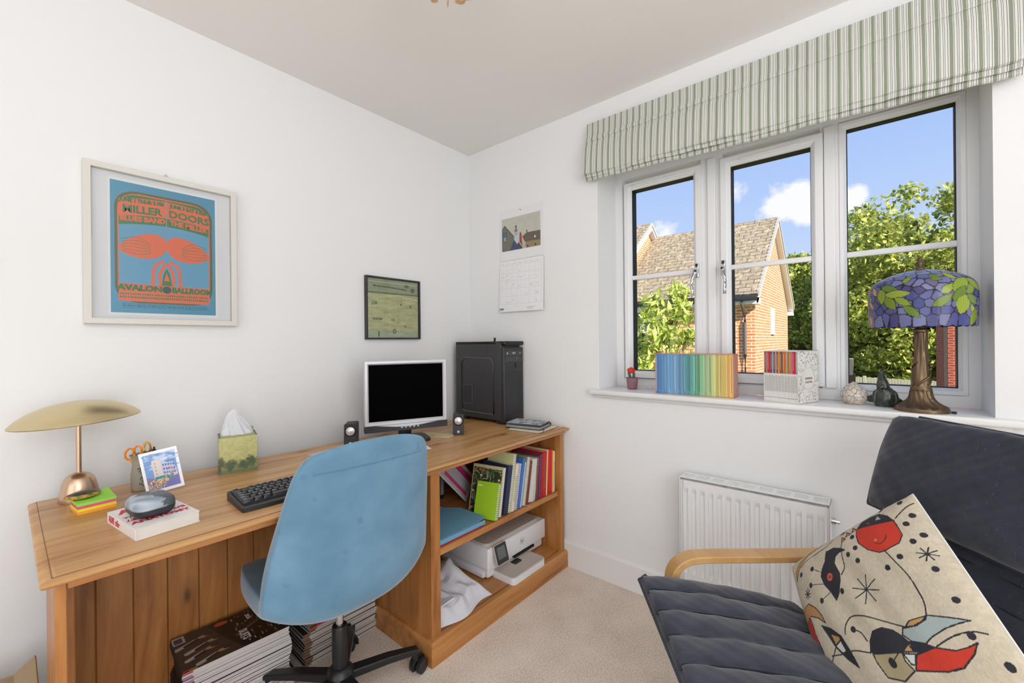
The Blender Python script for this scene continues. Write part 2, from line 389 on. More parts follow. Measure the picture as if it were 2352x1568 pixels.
def handle(y, flip, par):
    bm = BMN()
    box(bm, .178, .188, y - .010, y + .010, 1.495, 1.562, .004, 3)
    tube(bm, bez([(.176, y, 1.522), (.160, y + flip * .004, 1.512), (.150, y + flip * .010, 1.49), (.148, y + flip * .014, 1.46), (.150, y + flip * .012, 1.425), (.155, y + flip * .010, 1.408)], 5), [.011] * 6 + [.0075] * 10 + [.0065] * 10, 10)
    lathe(bm, [(.013, 0), (.012, .006)], 16, (0, 0, 0)); vs = bm.verts[-34:] if False else None
    for v in list(bm.verts)[-32:]: v.co = Vector((.170 - v.co.z * 2, y + v.co.x, 1.524 + v.co.y * 1.2))
    h = wadd('handle', bm, CHROME, par); h['label'] = 'chrome espagnolette handle'
    bm = BMN(); prism(bm, [(.0065 * math.cos(a * PI / 6), .009 * math.sin(a * PI / 6)) for a in range(12)], .0015, frame_M((.1785, y, 1.553), (0, -1, 0), (0, 0, 1)))
    lathe(bm, [(.006, 0), (.006, .002)], 12)
    for v in list(bm.verts)[-24:]: v.co = Vector((.1575 - v.co.z, y + v.co.x, 1.524 + v.co.y))
    bmesh.ops.recalc_face_normals(bm, faces=bm.faces)
    for v in bm.verts: v.co -= Vector((.2, -1.6, .953))
    finish(bm, 'screw_cover', BLACK, win)
handle(-1.350, 1, s1); handle(-1.466, -1, s2)
for ya, yb in ((-1.30, -1.02), (-1.76, -1.53)):
    bm = BMN(); box(bm, .184, .2, ya, yb, 2.004, 2.016, .004, 2); wadd('trickle_vent', bm, UPVC)

# ================================================================== ROMAN BLIND
STR = bpy.data.materials.new('striped_linen'); STR.use_nodes = True; t = NT(STR.node_tree)
p = t.n('ShaderNodeBsdfPrincipled', i_Roughness=0.9); o = t.n('ShaderNodeOutputMaterial'); t.l(p, 0, o, 0)
tc = t.n('ShaderNodeTexCoord'); sp = t.n('ShaderNodeSeparateXYZ'); t.l(tc, 'Object', sp, 0)
nz = t.n('ShaderNodeTexNoise', i_Scale=9.0); t.l(tc, 'Object', nz, 0)
yy = t.math('ADD', sp.outputs[1], t.math('MULTIPLY', t.math('SUBTRACT', nz.outputs[0], .5), .003))
u = t.math('FRACT', t.math('DIVIDE', yy, 0.0305))
r = t.n('ShaderNodeValToRGB'); r.color_ramp.interpolation = 'CONSTANT'; t.nt.links.new(u, r.inputs[0])
W_ = S(232, 231, 226); G1 = S(150, 158, 136); G2 = S(120, 126, 108)
st = [(0, G1), (.27, W_), (.36, G2), (.41, W_), (.58, G2), (.62, W_), (.70, G2), (.74, W_), (.91, G2), (.95, W_)]
e = r.color_ramp.elements; e[0].position = 0; e[0].color = G1; e[1].position = st[1][0]; e[1].color = W_
for q, c in st[2:]: x_ = e.new(q); x_.color = c
weave = t.n('ShaderNodeTexNoise', i_Scale=700.0); t.l(tc, 'Object', weave, 0)
wv = t.ramp(weave.outputs[0], [(.3, (.86, .86, .86, 1)), (.7, (1, 1, 1, 1))]); cc = t.mix(1.0, r.outputs[0], wv, 'MULTIPLY')
t.nt.links.new(cc, p.inputs[0])
blind = thing('roman_blind', 'green and white striped roman blind pulled up above the window', 'blind', (0, -1.6, 2.28))
def sheet(name, prof, y0, y1, amp, seed, sag=0.0, mt=STR):
    """closed profile (x,z) swept along y with gentle ripples; points flagged 1 move with the ripple, 2 sag as well"""
    bm = BMN(); N = 120; r = np.random.default_rng(seed); ph = r.random(4) * 6; loops = []
    for i in range(N + 1):
        y = y0 + (y1 - y0) * i / N; s = (i / N); wv = sum(math.sin(y * k + ph[j]) / (j + 1) for j, k in enumerate((9, 21, 47, 90))) * amp
        loops.append([bm.verts.new((x - (wv * fl if fl else 0), y + 1.6, z - 2.28 + (wv * .5 if fl > 1 else 0) - (sag * (1 - s) if fl > 1 else 0))) for x, z, fl in prof])
    n = len(prof)
    for a, b in zip(loops, loops[1:]):
        for k in range(n): bm.faces.new((a[k], a[(k + 1) % n], b[(k + 1) % n], b[k]))
    bm.faces.new(loops[0]); bm.faces.new(list(reversed(loops[-1]))); bmesh.ops.recalc_face_normals(bm, faces=bm.faces)
    return finish(bm, name, mt, blind, angle=50)
sheet('top_band', [(0, 2.29, 0), (-.040, 2.29, 0), (-.043, 2.225, 0), (-.052, 2.203, 0), (-.050, 2.196, 0), (-.03, 2.19, 0), (0, 2.19, 0)], -2.315, -.893, .001, 1)
sheet('main_fold', [(-.012, 2.20, 0), (-.046, 2.197, 0), (-.056, 2.16, 1), (-.062, 2.10, 1), (-.066, 2.045, 2), (-.066, 2.034, 2), (-.060, 2.030, 2), (-.048, 2.06, 2), (-.012, 2.12, 0)], -2.330, -.882, .0022, 2, .040)
sheet('lower_fold', [(-.010, 2.08, 0), (-.057, 2.05, 2), (-.060, 2.020, 2), (-.057, 2.016, 2), (-.052, 2.018, 2), (-.02, 2.04, 0)], -2.326, -.885, .002, 3, .042)
sheet('hem_fold', [(-.008, 2.07, 0), (-.047, 2.04, 2), (-.050, 2.006, 2), (-.045, 2.002, 2), (-.03, 2.01, 2)], -2.322, -.887, .002, 4, .045)

# ================================================================== RADIATOR
rad = thing('radiator', 'white panel radiator with vertical flutes on the wall under the window', 'radiator', (0, -1.61, .14))
RY0, RY1, RZ0, RZ1, RXF = -1.868, -1.352, .190, .622, -.100
RW = mat('radiator_enamel', S(240, 240, 241), 0.32)
nfl = 15; ny, nzr = nfl * 10, 40; V = []; Fc = []
for j in range(nzr + 1):
    z = RZ0 + (RZ1 - .012 - RZ0) * j / nzr
    for i in range(ny + 1):
        y = RY0 + .010 + (RY1 - RY0 - .020) * i / ny; uu = (i / ny * nfl) % 1.0
        dep = max(0.0, min(1.0, (0.30 - abs(uu - .5)) / .08))
        ed = max(0.0, min(1.0, min(z - (RZ0 + .035), (RZ1 - .05) - z) / .010)); edge = 1 - max(0.0, 1 - min(i, ny - i) / 3.0)
        V.append((RXF + .0085 * dep * ed + .006 * (1 - edge), y + 1.61, z - .14))
for j in range(nzr):
    for i in range(ny):
        a = j * (ny + 1) + i; Fc.append((a, a + ny + 1, a + ny + 2, a + 1))
rawmesh('front_panel', V, Fc, RW, rad, angle=25)
bm = BMN(); box(bm, RXF + .008, -.028, RY0 + 1.61 + .004, RY1 + 1.61 - .004, RZ0 - .14, RZ1 - .155)
box(bm, RXF + .002, -.020, RY0 + 1.61, RY0 + 1.61 + .003, RZ0 - .14, RZ1 - .14, .001, 1); box(bm, RXF + .002, -.020, RY1 + 1.61 - .003, RY1 + 1.61, RZ0 - .14, RZ1 - .14, .001, 1)
box(bm, -.028, 0, RY0 + 1.71, RY0 + 1.74, .1, .4); box(bm, -.028, 0, RY1 + 1.49, RY1 + 1.52, .1, .4)
finish(bm, 'casing', RW, rad)
bm = BMN(); yA, yB = RY0 + 1.61, RY1 + 1.61; zt = RZ1 - .14
box(bm, RXF + .002, RXF + .018, yA, yB, zt - .004, zt, .001, 1); box(bm, -.034, -.020, yA, yB, zt - .004, zt, .001, 1)
nb = 9
for k in range(nb + 1):
    y = yA + (yB - yA) * k / nb; box(bm, RXF + .018, -.034, max(yA, y - .008), min(yB, y + .008), zt - .004, zt)
for k in range(5): x_ = RXF + .024 + k * .0078; box(bm, x_, x_ + .0035, yA, yB, zt - .005, zt - .001)
finish(bm, 'top_grille', RW, rad)
bm = BMN(); tube(bm, [(-.06, RY0 + 1.61, .415), (-.06, RY0 + 1.597, .415)], .011, 12); tube(bm, [(-.06, RY0 + 1.598, .415), (-.06, RY0 + 1.585, .415)], .006, 6)
finish(bm, 'bleed_valve', CHROME, rad)
bm = BMN(); tube(bm, [(-.06, RY1 + 1.605, .075), (-.06, RY1 + 1.645, .075)], .010, 12); tube(bm, [(-.06, RY1 + 1.632, .11), (-.06, RY1 + 1.632, -.135)], .0075, 12); lathe(bm, [(.013, .0), (.014, .02), (.011, .032)], 14, (-.06, RY1 + 1.632, .085))
finish(bm, 'lockshield_valve', CHROME, rad)

# ================================================================== OUTSIDE
GZ = -2.7
BR = bpy.data.materials.new('red_brick'); BR.use_nodes = True; t = NT(BR.node_tree)
p = t.n('ShaderNodeBsdfPrincipled', i_Roughness=0.9); o = t.n('ShaderNodeOutputMaterial'); t.l(p, 0, o, 0)
tc = t.n('ShaderNodeTexCoord'); sp = t.n('ShaderNodeSeparateXYZ'); t.l(tc, 'Object', sp, 0)
cb = t.n('ShaderNodeCombineXYZ'); t.nt.links.new(t.math('ADD', sp.outputs[0], sp.outputs[1]), cb.inputs[0]); t.nt.links.new(sp.outputs[2], cb.inputs[1])
bt = t.n('ShaderNodeTexBrick', offset=0.5); t.l(cb, 0, bt, 0); bt.inputs['Scale'].default_value = 1.0; bt.inputs['Brick Width'].default_value = 0.225; bt.inputs['Row Height'].default_value = 0.075; bt.inputs['Mortar Size'].default_value = 0.010
bt.inputs['Color1'].default_value = S(214, 142, 92); bt.inputs['Color2'].default_value = S(198, 118, 74); bt.inputs['Mortar'].default_value = S(232, 214, 184)
t.nt.links.new(bt.outputs[0], p.inputs[0])
RF = bpy.data.materials.new('roof_tiles'); RF.use_nodes = True; t = NT(RF.node_tree)
p = t.n('ShaderNodeBsdfPrincipled', i_Roughness=0.9); o = t.n('ShaderNodeOutputMaterial'); t.l(p, 0, o, 0)
tc = t.n('ShaderNodeTexCoord'); sp = t.n('ShaderNodeSeparateXYZ'); t.l(tc, 'Object', sp, 0)
cb = t.n('ShaderNodeCombineXYZ'); t.nt.links.new(sp.outputs[1], cb.inputs[0]); t.nt.links.new(t.math('MULTIPLY', sp.outputs[2], 1.55), cb.inputs[1])
bt = t.n('ShaderNodeTexBrick', offset=0.5); t.l(cb, 0, bt, 0); bt.inputs['Scale'].default_value = 1.0; bt.inputs['Brick Width'].default_value = 0.3; bt.inputs['Row Height'].default_value = 0.17; bt.inputs['Mortar Size'].default_value = 0.012
bt.inputs['Color1'].default_value = S(158, 144, 120); bt.inputs['Color2'].default_value = S(140, 126, 104); bt.inputs['Mortar'].default_value = S(100, 88, 72)
nz = t.n('ShaderNodeTexNoise', i_Scale=9.0, i_Detail=6.0); t.l(tc, 'Object', nz, 0)
t.nt.links.new(t.mix(t.ramp(nz.outputs[0], [(.52, (0, 0, 0, 1)), (.68, (.8, .8, .8, 1))]), bt.outputs[0], S(196, 182, 140)), p.inputs[0])
b = t.n('ShaderNodeBump', i_Strength=0.8, i_Distance=0.03, invert=True); t.l(bt, 1, b, 'Height'); t.l(b, 0, p, 'Normal')
LAWN = mat('lawn_grass', S(110, 130, 60), 1.0, vary=.3, vscale=3.0)
FASC = mat('painted_fascia', S(236, 232, 228), 0.5)
bm = BMN(); box(bm, .3, 90, -60, 60, GZ - .2, GZ); struct(finish(bm, 'garden_lawn', LAWN, smooth=False))
DG = mat('dark_window_glass', S(70, 80, 84), 0.08)
def house(name, label, ox, y0, y1, ez, rz, loc_z=0, windows=(), slot=False, down=None):
    """gable house: front wall x=0.35, eaves x=0, ridge x=3.1; local origin on the ground at the near gable corner"""
    h = thing(name, label, 'house', (ox, y0, GZ)); L = y1 - y0; E = ez - GZ; R = rz - GZ
    bm = BMN(); pts = [(.35, 0), (5.9, 0), (5.9, E - .05), (3.1, R - .22), (.35, E - .05)]
    Mx = Matrix(((1, 0, 0, 0), (0, 0, 1, 0), (0, 1, 0, 0), (0, 0, 0, 1)))
    prism(bm, pts, L - .15, Mx, z0=.14); bmesh.ops.recalc_face_normals(bm, faces=bm.faces); finish(bm, 'brick_wall', BR, h, smooth=False)
    bm = BMN(); sl = (R - E) / 3.1; th = .10
    for pr in ([(0, E), (3.1, R), (3.1, R + th), (-.06, E + th - .04)], [(3.1, R), (6.2, E), (6.26, E + th - .04), (3.1, R + th)]): prism(bm, pr, L, Mx, z0=0)
    bmesh.ops.recalc_face_normals(bm, faces=bm.faces); finish(bm, 'tiled_roof', RF, h, smooth=False)
    bm = BMN()                                                         # stepped verge caps and ridge
    n = 22
    for side in (0, 1):
        for k in range(n):
            a = k / n; b_ = (k + 1) / n; x0_, x1_ = 3.1 * a, 3.1 * b_; z0_, z1_ = E + (R - E) * a, E + (R - E) * b_
            if side: x0_, x1_ = 6.2 - x0_, 6.2 - x1_
            prism(bm, [(x0_, z0_ + .0), (x1_, z1_ + .0), (x1_, z1_ + .10), (x0_, z0_ + .145)], .05, Mx, z0=-.03)
    bmesh.ops.recalc_face_normals(bm, faces=bm.faces); finish(bm, 'verge_caps', mat('verge_grey', S(176, 170, 162), .8), h, smooth=False)
    bm = BMN()
    prism(bm, [(.0, E - .16), (3.1, R - .16), (3.1, R - .01), (.0, E - .01)], .03, Mx, z0=.0); prism(bm, [(6.2, E - .16), (3.1, R - .16), (3.1, R - .01), (6.2, E - .01)], .03, Mx, z0=.0)
    prism(bm, [(3.1, R - .17), (6.25, E - .17), (6.25, E - .12), (3.1, R - .12)], .15, Mx, z0=.0)
    box(bm, 5.9, 6.25, 0, .14, E - .22, E - .10); box(bm, 0, .36, 0, .14, E - .18, E - .03)
    box(bm, .02, .36, .02, L, E - .17, E - .05); bmesh.ops.recalc_face_normals(bm, faces=bm.faces); finish(bm, 'bargeboard', FASC, h, smooth=False)
    bm = BMN(); box(bm, -.10, .02, .01, L, E - .10, E + .02, .02); finish(bm, 'gutter', BLACK, h)
    if down:
        bm = BMN(); y = down; tube(bm, bez([(-.04, y, E - .06), (-.02, y, E - .2), (.26, y, E - .42), (.29, y, E - .6), (.29, y, 2.0), (.29, y, .02)], 5), .035, 10); finish(bm, 'downpipe', mat('grey_pipe', S(96, 92, 90), .5), h)
    for (ya, yb, za, zb) in windows:
        ya -= y0; yb -= y0; za -= GZ; zb -= GZ
        bm = BMN(); ringp(bm, ya, yb, za, zb, [(0, .36), (0, .30), (.07, .30), (.07, .36)]); ym = (ya + yb) / 2
        box(bm, .30, .35, ym - .05, ym + .05, za + .05, zb - .05); box(bm, .31, .35, ya + .05, yb - .05, (za + zb) / 2 - .018, (za + zb) / 2 + .018); box(bm, .24, .36, ya - .06, yb + .06, za - .07, za)
        bmesh.ops.recalc_face_normals(bm, faces=bm.faces); wf = finish(bm, 'window', FASC, h, smooth=False)
        bm = BMN(); box(bm, .335, .345, ya + .05, yb - .05, za + .05, zb - .05); finish(bm, 'pane', DG, wf, smooth=False)
    if slot:
        bm = BMN(); box(bm, 2.62, 3.0, .10, .16, 1.37 - GZ, 2.08 - GZ); box(bm, 2.58, 3.04, .08, .16, 1.33 - GZ, 1.38 - GZ); finish(bm, 'window', FASC, h, smooth=False)
    return h
house('brick_house', 'brick house with tan tiled roof and gable end facing the trees', 9.5, .02, 3.72, 2.22, 4.66, windows=((2.50, 3.50, 1.38, 2.06),), slot=True, down=.34)
house('brick_house', 'taller tiled roof and gable of the house joined on at the left', 9.05, 3.62, 9.5, 2.62, 5.06)
# near brick corner
nb_ = thing('brick_building', 'dark red brick building corner at the right edge of the right window pane', 'building', (16.5, -3.72, GZ))
BR2 = BR.copy(); BR2.name = 'dark_red_brick'; BN_ = [q for q in BR2.node_tree.nodes if q.type == 'TEX_BRICK'][0]; BN_.inputs['Color1'].default_value = S(150, 66, 46); BN_.inputs['Color2'].default_value = S(128, 54, 40); BN_.inputs['Mortar'].default_value = S(176, 120, 96)
bm = BMN(); box(bm, 0, 3, -9, -.10, 0, 5.3); finish(bm, 'brick_wall', BR2, nb_, smooth=False)
bm = BMN(); box(bm, -.05, 3.1, -9.1, .0, 5.3, 5.5); box(bm, -.05, .1, -.10, .0, 0, 5.3); finish(bm, 'corner_trim', mat('brown_trim', S(66, 52, 46), .7), nb_, smooth=False)
# fence
fe = thing('garden_fence', 'pale timber board fence at the foot of the trees', 'fence', (26.6, -5.2, GZ)); fe.rotation_euler = (0, 0, math.atan2(.935, .354))
FW = mat('pale_timber', S(222, 212, 180), .85, vary=.12, vscale=3)
bm = BMN()
for k in range(90): box(bm, k * .125 - 3, k * .125 - 3 + .11, -.012, .012, 0, 1.78 + .02 * (k % 2))
box(bm, -3, 8.3, -.02, .0, 1.6, 1.68); box(bm, -3, 8.3, .012, .05, .3, .4); finish(bm, 'boards', FW, fe, smooth=False)
for k in range(6):
    bm = BMN(); box(bm, k * 2.2 - 3, k * 2.2 - 2.88, -.06, .02, 0, 1.86); finish(bm, 'post', FW, fe, smooth=False)
sh = thing('garden_shed', 'small brown shed with a cream top at the left end of the fence', 'shed', (21.0, -1.52, GZ))
bm = BMN(); box(bm, 0, 1.2, 0, 1.6, 0, 2.35); finish(bm, 'shed_wall', mat('brown_timber', S(126, 98, 76), .8), sh, smooth=False)
bm = BMN(); box(bm, -.1, 1.3, .08, 1.7, 2.35, 3.0); finish(bm, 'shed_top', mat('cream_board', S(214, 204, 168), .8), sh, smooth=False)

# foliage
LEAF = mat('tree_leaves', attr='Col', rough=0.55, transl=0.35)
BARK = mat('bark', S(110, 96, 78), .9, vary=.2)
def leaf_cloud(name, parent, clumps, per, size, cols, seed, long=1.5, droop=0.0, spread=1.0):
    r = np.random.default_rng(seed); C_ = np.repeat(np.array([c[:3] for c in clumps]), per, 0); R_ = np.repeat(np.array([c[3] for c in clumps]), per)
    n = len(C_); d = r.normal(size=(n, 3)); d /= np.linalg.norm(d, axis=1)[:, None]; P_ = C_ + d * (R_ * r.random(n) ** .45)[:, None]
    a = r.normal(size=(n, 3)); a[:, 2] -= droop; a /= np.linalg.norm(a, axis=1)[:, None]; b_ = np.cross(a, r.normal(size=(n, 3)) + (0, 0, spread)); b_ /= np.linalg.norm(b_, axis=1)[:, None]
    nn = np.cross(a, b_); s = size * (.7 + .6 * r.random(n))[:, None]
    q = [P_ - a * s * long * .5, P_ - a * s * long * .1 + b_ * s * .42 + nn * s * .08, P_ + a * s * long * .5, P_ - a * s * long * .1 - b_ * s * .42 + nn * s * .08]
    V = np.stack(q, 1).reshape(-1, 3); Fq = np.arange(4 * n).reshape(-1, 4)
    ck = np.array([S(*c)[:3] for c in cols]); mixv = r.random(n)[:, None]; ci = r.integers(0, len(cols) - 1, n); cc = ck[ci] * (1 - mixv) + ck[ci + 1] * mixv
    return rawmesh(name, V, Fq, LEAF, parent, cols=np.repeat(cc, 4, 0), smooth=False)
GREENS = [(110, 126, 50), (158, 172, 70), (196, 202, 92), (216, 214, 120), (100, 120, 54)]
def tree(label, x, y, base, cz, rx, rz, nclump, per, size, seed, cols=GREENS):
    tr = thing('tree', label, 'tree', (x, y, base), group='trees beyond the fence'); r = np.random.default_rng(seed); cl = []
    for _ in range(nclump):
        d = r.normal(size=3); d /= np.linalg.norm(d); q = (.35 + .65 * r.random() ** .5); z = cz - base + d[2] * rz * q; k = 1.0
        cl.append((d[0] * rx * q, d[1] * rx * q, z, (.45 + .55 * r.random()) * rx * .21))
    leaf_cloud('foliage', tr, cl, per, size, cols, seed)
    bm = BMN(); tube(bm, bez([(0, 0, 0), (.1, .15, (cz - base) * .5), (-.2, .1, cz - base), (0, 0, cz - base + rz * .7)], 6), [.32 - .28 * k / 18 for k in range(19)], 8)
    for k in range(26):
        c = cl[k * 3 % len(cl)]; s0 = (0, 0, max(.5, c[2] * .55)); m_ = (c[0] * .45, c[1] * .45, c[2] * .8)
        pts = bez([s0, m_, c[:3]], 5); tube(bm, pts, [.11 - .08 * i / (len(pts) - 1) for i in range(len(pts))], 6)
    finish(bm, 'trunk', BARK, tr)
tree('broad leafy tree whose crown fills the right window pane', 33.5, -4.3, GZ, 3.6, 6.0, 6.2, 330, 150, .21, 11)
tree('leafy tree between the brick gable and the broad tree', 34.5, 3.2, GZ, 2.6, 4.6, 4.6, 200, 130, .21, 12)
tree('tree at the far right behind the brick corner', 31.5, -13.0, GZ, 3.4, 5.8, 6.4, 200, 90, .24, 13)
tree('dark low tree directly behind the fence', 37.0, -1.6, GZ, .6, 4.4, 3.9, 200, 120, .2, 14, [(80, 98, 40), (120, 138, 54), (160, 172, 70), (96, 116, 50)])
tree('low bushy tree behind the right end of the fence', 35.0, -9.5, GZ, 0.9, 4.2, 4.2, 180, 110, .2, 15, [(90, 108, 44), (140, 156, 60), (186, 196, 84), (100, 122, 52)])
shr = thing('shrub', 'sunlit yellow green broad leaved shrub outside the left pane', 'shrub', (5.2, .55, GZ)); r = np.random.default_rng(5); cl = []
for _ in range(60):
    a = r.random() * 2 * PI; q = r.random() ** .5; z = 3.1 + r.random() * 1.62; k = 1.0 - max(0, (z - 4.2)) * 1.3
    cl.append((math.cos(a) * q * .55 * k - (4.7 - z) * .0, math.sin(a) * q * .62 * k + (4.7 - z) * .22, z, .17))
leaf_cloud('foliage', shr, cl, 22, .085, [(142, 160, 58), (186, 200, 92), (222, 226, 140), (168, 184, 78)], 6, long=2.0, droop=.8)
bm = BMN(); tube(bm, bez([(0, .1, 0), (.02, .1, 2), (0, 0, 4.4)], 6), [.06 - .045 * k / 12 for k in range(13)], 8)
for k in range(18): c = cl[k]; pts = bez([(0, .05, 2.4 + k * .08), (c[0] * .5, c[1] * .5, c[2] - .2), c[:3]], 4); tube(bm, pts, .009, 5)
finish(bm, 'stems', BARK, shr)
sh2 = thing('shrub', 'dark green shrub low at the left edge of the left pane', 'shrub', (6.3, 2.0, GZ)); cl = [(r.normal() * .35, r.normal() * .35, 2.9 + r.random() * 1.1, .22) for _ in range(34)]
leaf_cloud('foliage', sh2, cl, 26, .085, [(56, 84, 40), (84, 116, 52), (126, 150, 70), (60, 86, 44)], 8, long=1.8, droop=.4)
bm = BMN(); tube(bm, [(0, 0, 0), (0, 0, 3.3)], [.06, .02], 8); finish(bm, 'stems', BARK, sh2)

# ================================================================== DESK
def W(name, bm, mats, parent, **k):
    l = parent.location if parent.parent is None else parent.parent.location
    for v in bm.verts: v.co -= l
    return finish(bm, name, mats, parent, **k)
T = .742
DX0, DX1, DY0, DY1 = -1.896, -.008, -.752, -.092
desk = thing('desk', 'long pine desk with open shelves at its right end against the wall', 'desk', (-.95, -.42, 0))
bm = BMN()
prof = [(0, T), (.008, T), (.011, T - .001), (.017, T - .0015), (.024, T - .0035), (.028, T - .008), (.026, T - .013), (.020, T - .0165), (0, T - .0165)]
n = len(prof)
def sec(x, y, dx, dy): return [bm.verts.new((x + dx * d, y + dy * d, z)) for d, z in prof]
base = .028
A = sec(DX0 + base, DY1, -1, 0); B = sec(DX0 + base, DY0 + base, -1, -1); Cc = sec(DX1 - base, DY0 + base, 1, -1); D_ = sec(DX1 - base, DY1, 1, 0)
for a, b_ in ((A, B), (B, Cc), (Cc, D_)):
    for k in range(n - 1): bm.faces.new((a[k], a[k + 1], b_[k + 1], b_[k]))
bm.faces.new((A[0], B[0], Cc[0], D_[0])); bm.faces.new((A[-1], D_[-1], Cc[-1], B[-1])); bm.faces.new(A + D_[::-1]) if False else None
bm.faces.new([A[k] for k in range(n)] + [D_[k] for k in reversed(range(n))]); bmesh.ops.recalc_face_normals(bm, faces=bm.faces)
W('desktop', bm, WT, desk, angle=50)
# fine groove that frames the top
bm = BMN(); gd = mat('groove_dark', S(140, 94, 54), .7)
box(bm, DX0 + .0165, DX0 + .0175, DY0 + .0165, DY1, T - .001, T + .0003); box(bm, DX0 + .0165, DX1 - .0165, DY0 + .0165, DY0 + .0175, T - .001, T + .0003); W('top_inlay_line', bm, gd, desk, smooth=False)
bm = BMN(); box(bm, -1.875, -1.857, -.722, -.45, 0, T - .0165, .002, 1); box(bm, -1.857, -1.842, -.66, -.10, 0, T - .0165, .002, 1); W('end_panel', bm, WZ, desk)
bm = BMN(); box(bm, -.918, -.873, -.718, -.12, .0, T - .0165, .002, 1); W('partition_panel', bm, WZ, desk)
bm = BMN(); box(bm, -.050, -.018, -.718, -.12, .06, T - .0165, .002, 1); W('right_side_panel', bm, WZ, desk)
bm = BMN(); box(bm, -1.857, -.018, -.730, -.705, T - .034, T - .0163, .003, 2); W('front_rail', bm, WX, desk)
bm = BMN(); xs = np.arange(-1.850, -.918, .0865)
for x in xs: box(bm, x, min(x + .085, -.918), -.176, -.163, .0, T - .0165, .0022, 1)
box(bm, -1.853, -.918, -.168, -.160, 0, T - .04); W('back_boards', bm, WZ, desk)
bm = BMN(); box(bm, -.873, -.05, -.13, -.118, .06, T - .04); W('cabinet_back', bm, WZ, desk)
bm = BMN(); box(bm, -.873, -.05, -.702, -.13, .376, .402, .002, 1); W('shelf', bm, WX, desk)
bm = BMN(); box(bm, -.900, -.030, -.70, -.13, .062, .088); W('base_board', bm, WX, desk)
bm = BMN()
pp = [(0, 0), (0, .074), (-.003, .082), (-.009, .088), (-.030, .089), (-.030, 0)]
A = []; 
for (x, y, dx, dy) in ((-.936, -.14, 1, 0), (-.936, -.738, 1, 1), (-.010, -.738, -1, 1), (-.010, -.14, -1, 0)): A.append([bm.verts.new((x - dx * d * 1, y - dy * d, z)) for d, z in pp])
for a, b_ in zip(A, A[1:]):
    for k in range(len(pp)): bm.faces.new((a[k], a[(k + 1) % len(pp)], b_[(k + 1) % len(pp)], b_[k]))
bm.faces.new(A[0]); bm.faces.new(A[-1]); bmesh.ops.recalc_face_normals(bm, faces=bm.faces); W('plinth', bm, WX, desk)

# ================================================================== DESK LAMP
BRS = mat('brushed_brass', S(214, 198, 158), .34, 1.0, bump=.04, bscale=60); BRC = mat('brushed_copper_brass', S(206, 178, 152), .30, 1.0)
lamp = thing('desk_lamp', 'brass dome desk lamp with a wide mushroom shade', 'lamp', (-1.796, -.168, T))
bm = BMN(); lathe(bm, [(.0445, 0), (.0450, .004), (.042, .030), (.038, .050), (.032, .066), (.024, .075), (.014, .080), (.0075, .082)], 48); finish(bm, 'lamp_base', BRC, lamp)
bm = BMN(); tube(bm, [(0, 0, .078), (0, 0, .262)], .0062, 16); finish(bm, 'stem', BRC, lamp)
bm = BMN(); pr = [(.141, .0), (.138, .004), (.126, .016), (.102, .032), (.073, .044), (.044, .051), (.018, .054), (.002, .055)]
lathe(bm, pr + [], 72, cap=False); lathe(bm, [(r_, z - .0018) for r_, z in pr], 72, cap=False)
shd = finish(bm, 'lamp_shade', BRS, lamp, angle=60); shd.location = (-.001, -.006, .240); shd.rotation_euler = (math.radians(0), math.radians(-3.6), 0)

# ================================================================== STICKY NOTES + PAPERWEIGHT
sn = thing('sticky_note_pad', 'block of green, pink, yellow and orange sticky notes beside the brass lamp', 'sticky notes', (-1.777, -.292, T), math.radians(6))
def sheetstack(bm, w_, d_, z0, z1, jit, mi):
    k = int((z1 - z0) / .0022) + 1
    for i in range(k):
        za = z0 + (z1 - z0) * i / k; j = (random.random() - .5) * jit; box(bm, -w_ / 2 + j, w_ / 2 + j, -d_ / 2, d_ / 2, za, za + (z1 - z0) / k * .96, 0, 1, mi)
for i, (nm, c) in enumerate((('orange', (250, 172, 60)), ('yellow', (252, 226, 60)), ('pink', (228, 100, 128)), ('green', (160, 226, 90)))):
    bm = BMN(); sheetstack(bm, .079, .079, i * .0075, (i + 1) * .0075, .0005, 0)
    if i == 3:
        # loose top sheet curling up at its far corner
        vv = [[bm.verts.new((-.0395 + .079 * a / 6, -.0395 + .079 * b_ / 6, .0302 + .012 * (max(0, (a + b_) / 12 - .45) ** 2) * 3)) for a in range(7)] for b_ in range(7)]
        for b_ in range(6):
            for a in range(6): bm.faces.new((vv[b_][a], vv[b_][a + 1], vv[b_ + 1][a + 1], vv[b_ + 1][a]))
    q = finish(bm, 'note_block', mat('paper_' + nm, S(*c), .8), sn); q['label'] = nm + ' notes'
pw = thing('paperweight', 'painted leaf paperweight on top of the sticky notes', 'paperweight', (-1.797, -.285, T + .0305), math.radians(10))
V = []; Fc = []; cols = []; nu, nv = 64, 24
for j in range(nv + 1):
    ph = -PI / 2 + PI * j / nv
    for i in range(nu):
        a = 2 * PI * i / nu; k = 1 + .04 * math.sin(7 * a) + .03 * math.sin(3 * a); x, y, z = .037 * k * math.cos(ph) * math.cos(a), .024 * k * math.cos(ph) * math.sin(a), .0105 * math.sin(ph) + .0105
        V.append((x, y, z)); top = math.sin(ph)
        c = (176, 150, 52) if top < .3 else (62, 58, 54)
        if top < .3 and math.sin(26 * a) > .2 and -.35 < top < -.05: c = (226, 190, 70)
        if -.05 <= top < .45: c = (92, 112, 46) if math.sin(9 * a + 3 * top) > 0 else (196, 130, 50)
        if top > .45 and math.sin(14 * a + 5 * j) > .8: c = (100, 92, 80)
        cols.append(S(*c)[:3])
for j in range(nv):
    for i in range(nu): Fc.append((j * nu + i, j * nu + (i + 1) % nu, (j + 1) * nu + (i + 1) % nu, (j + 1) * nu + i))
rawmesh('painted_stone', V, Fc, VGLOSS, pw, cols=cols)

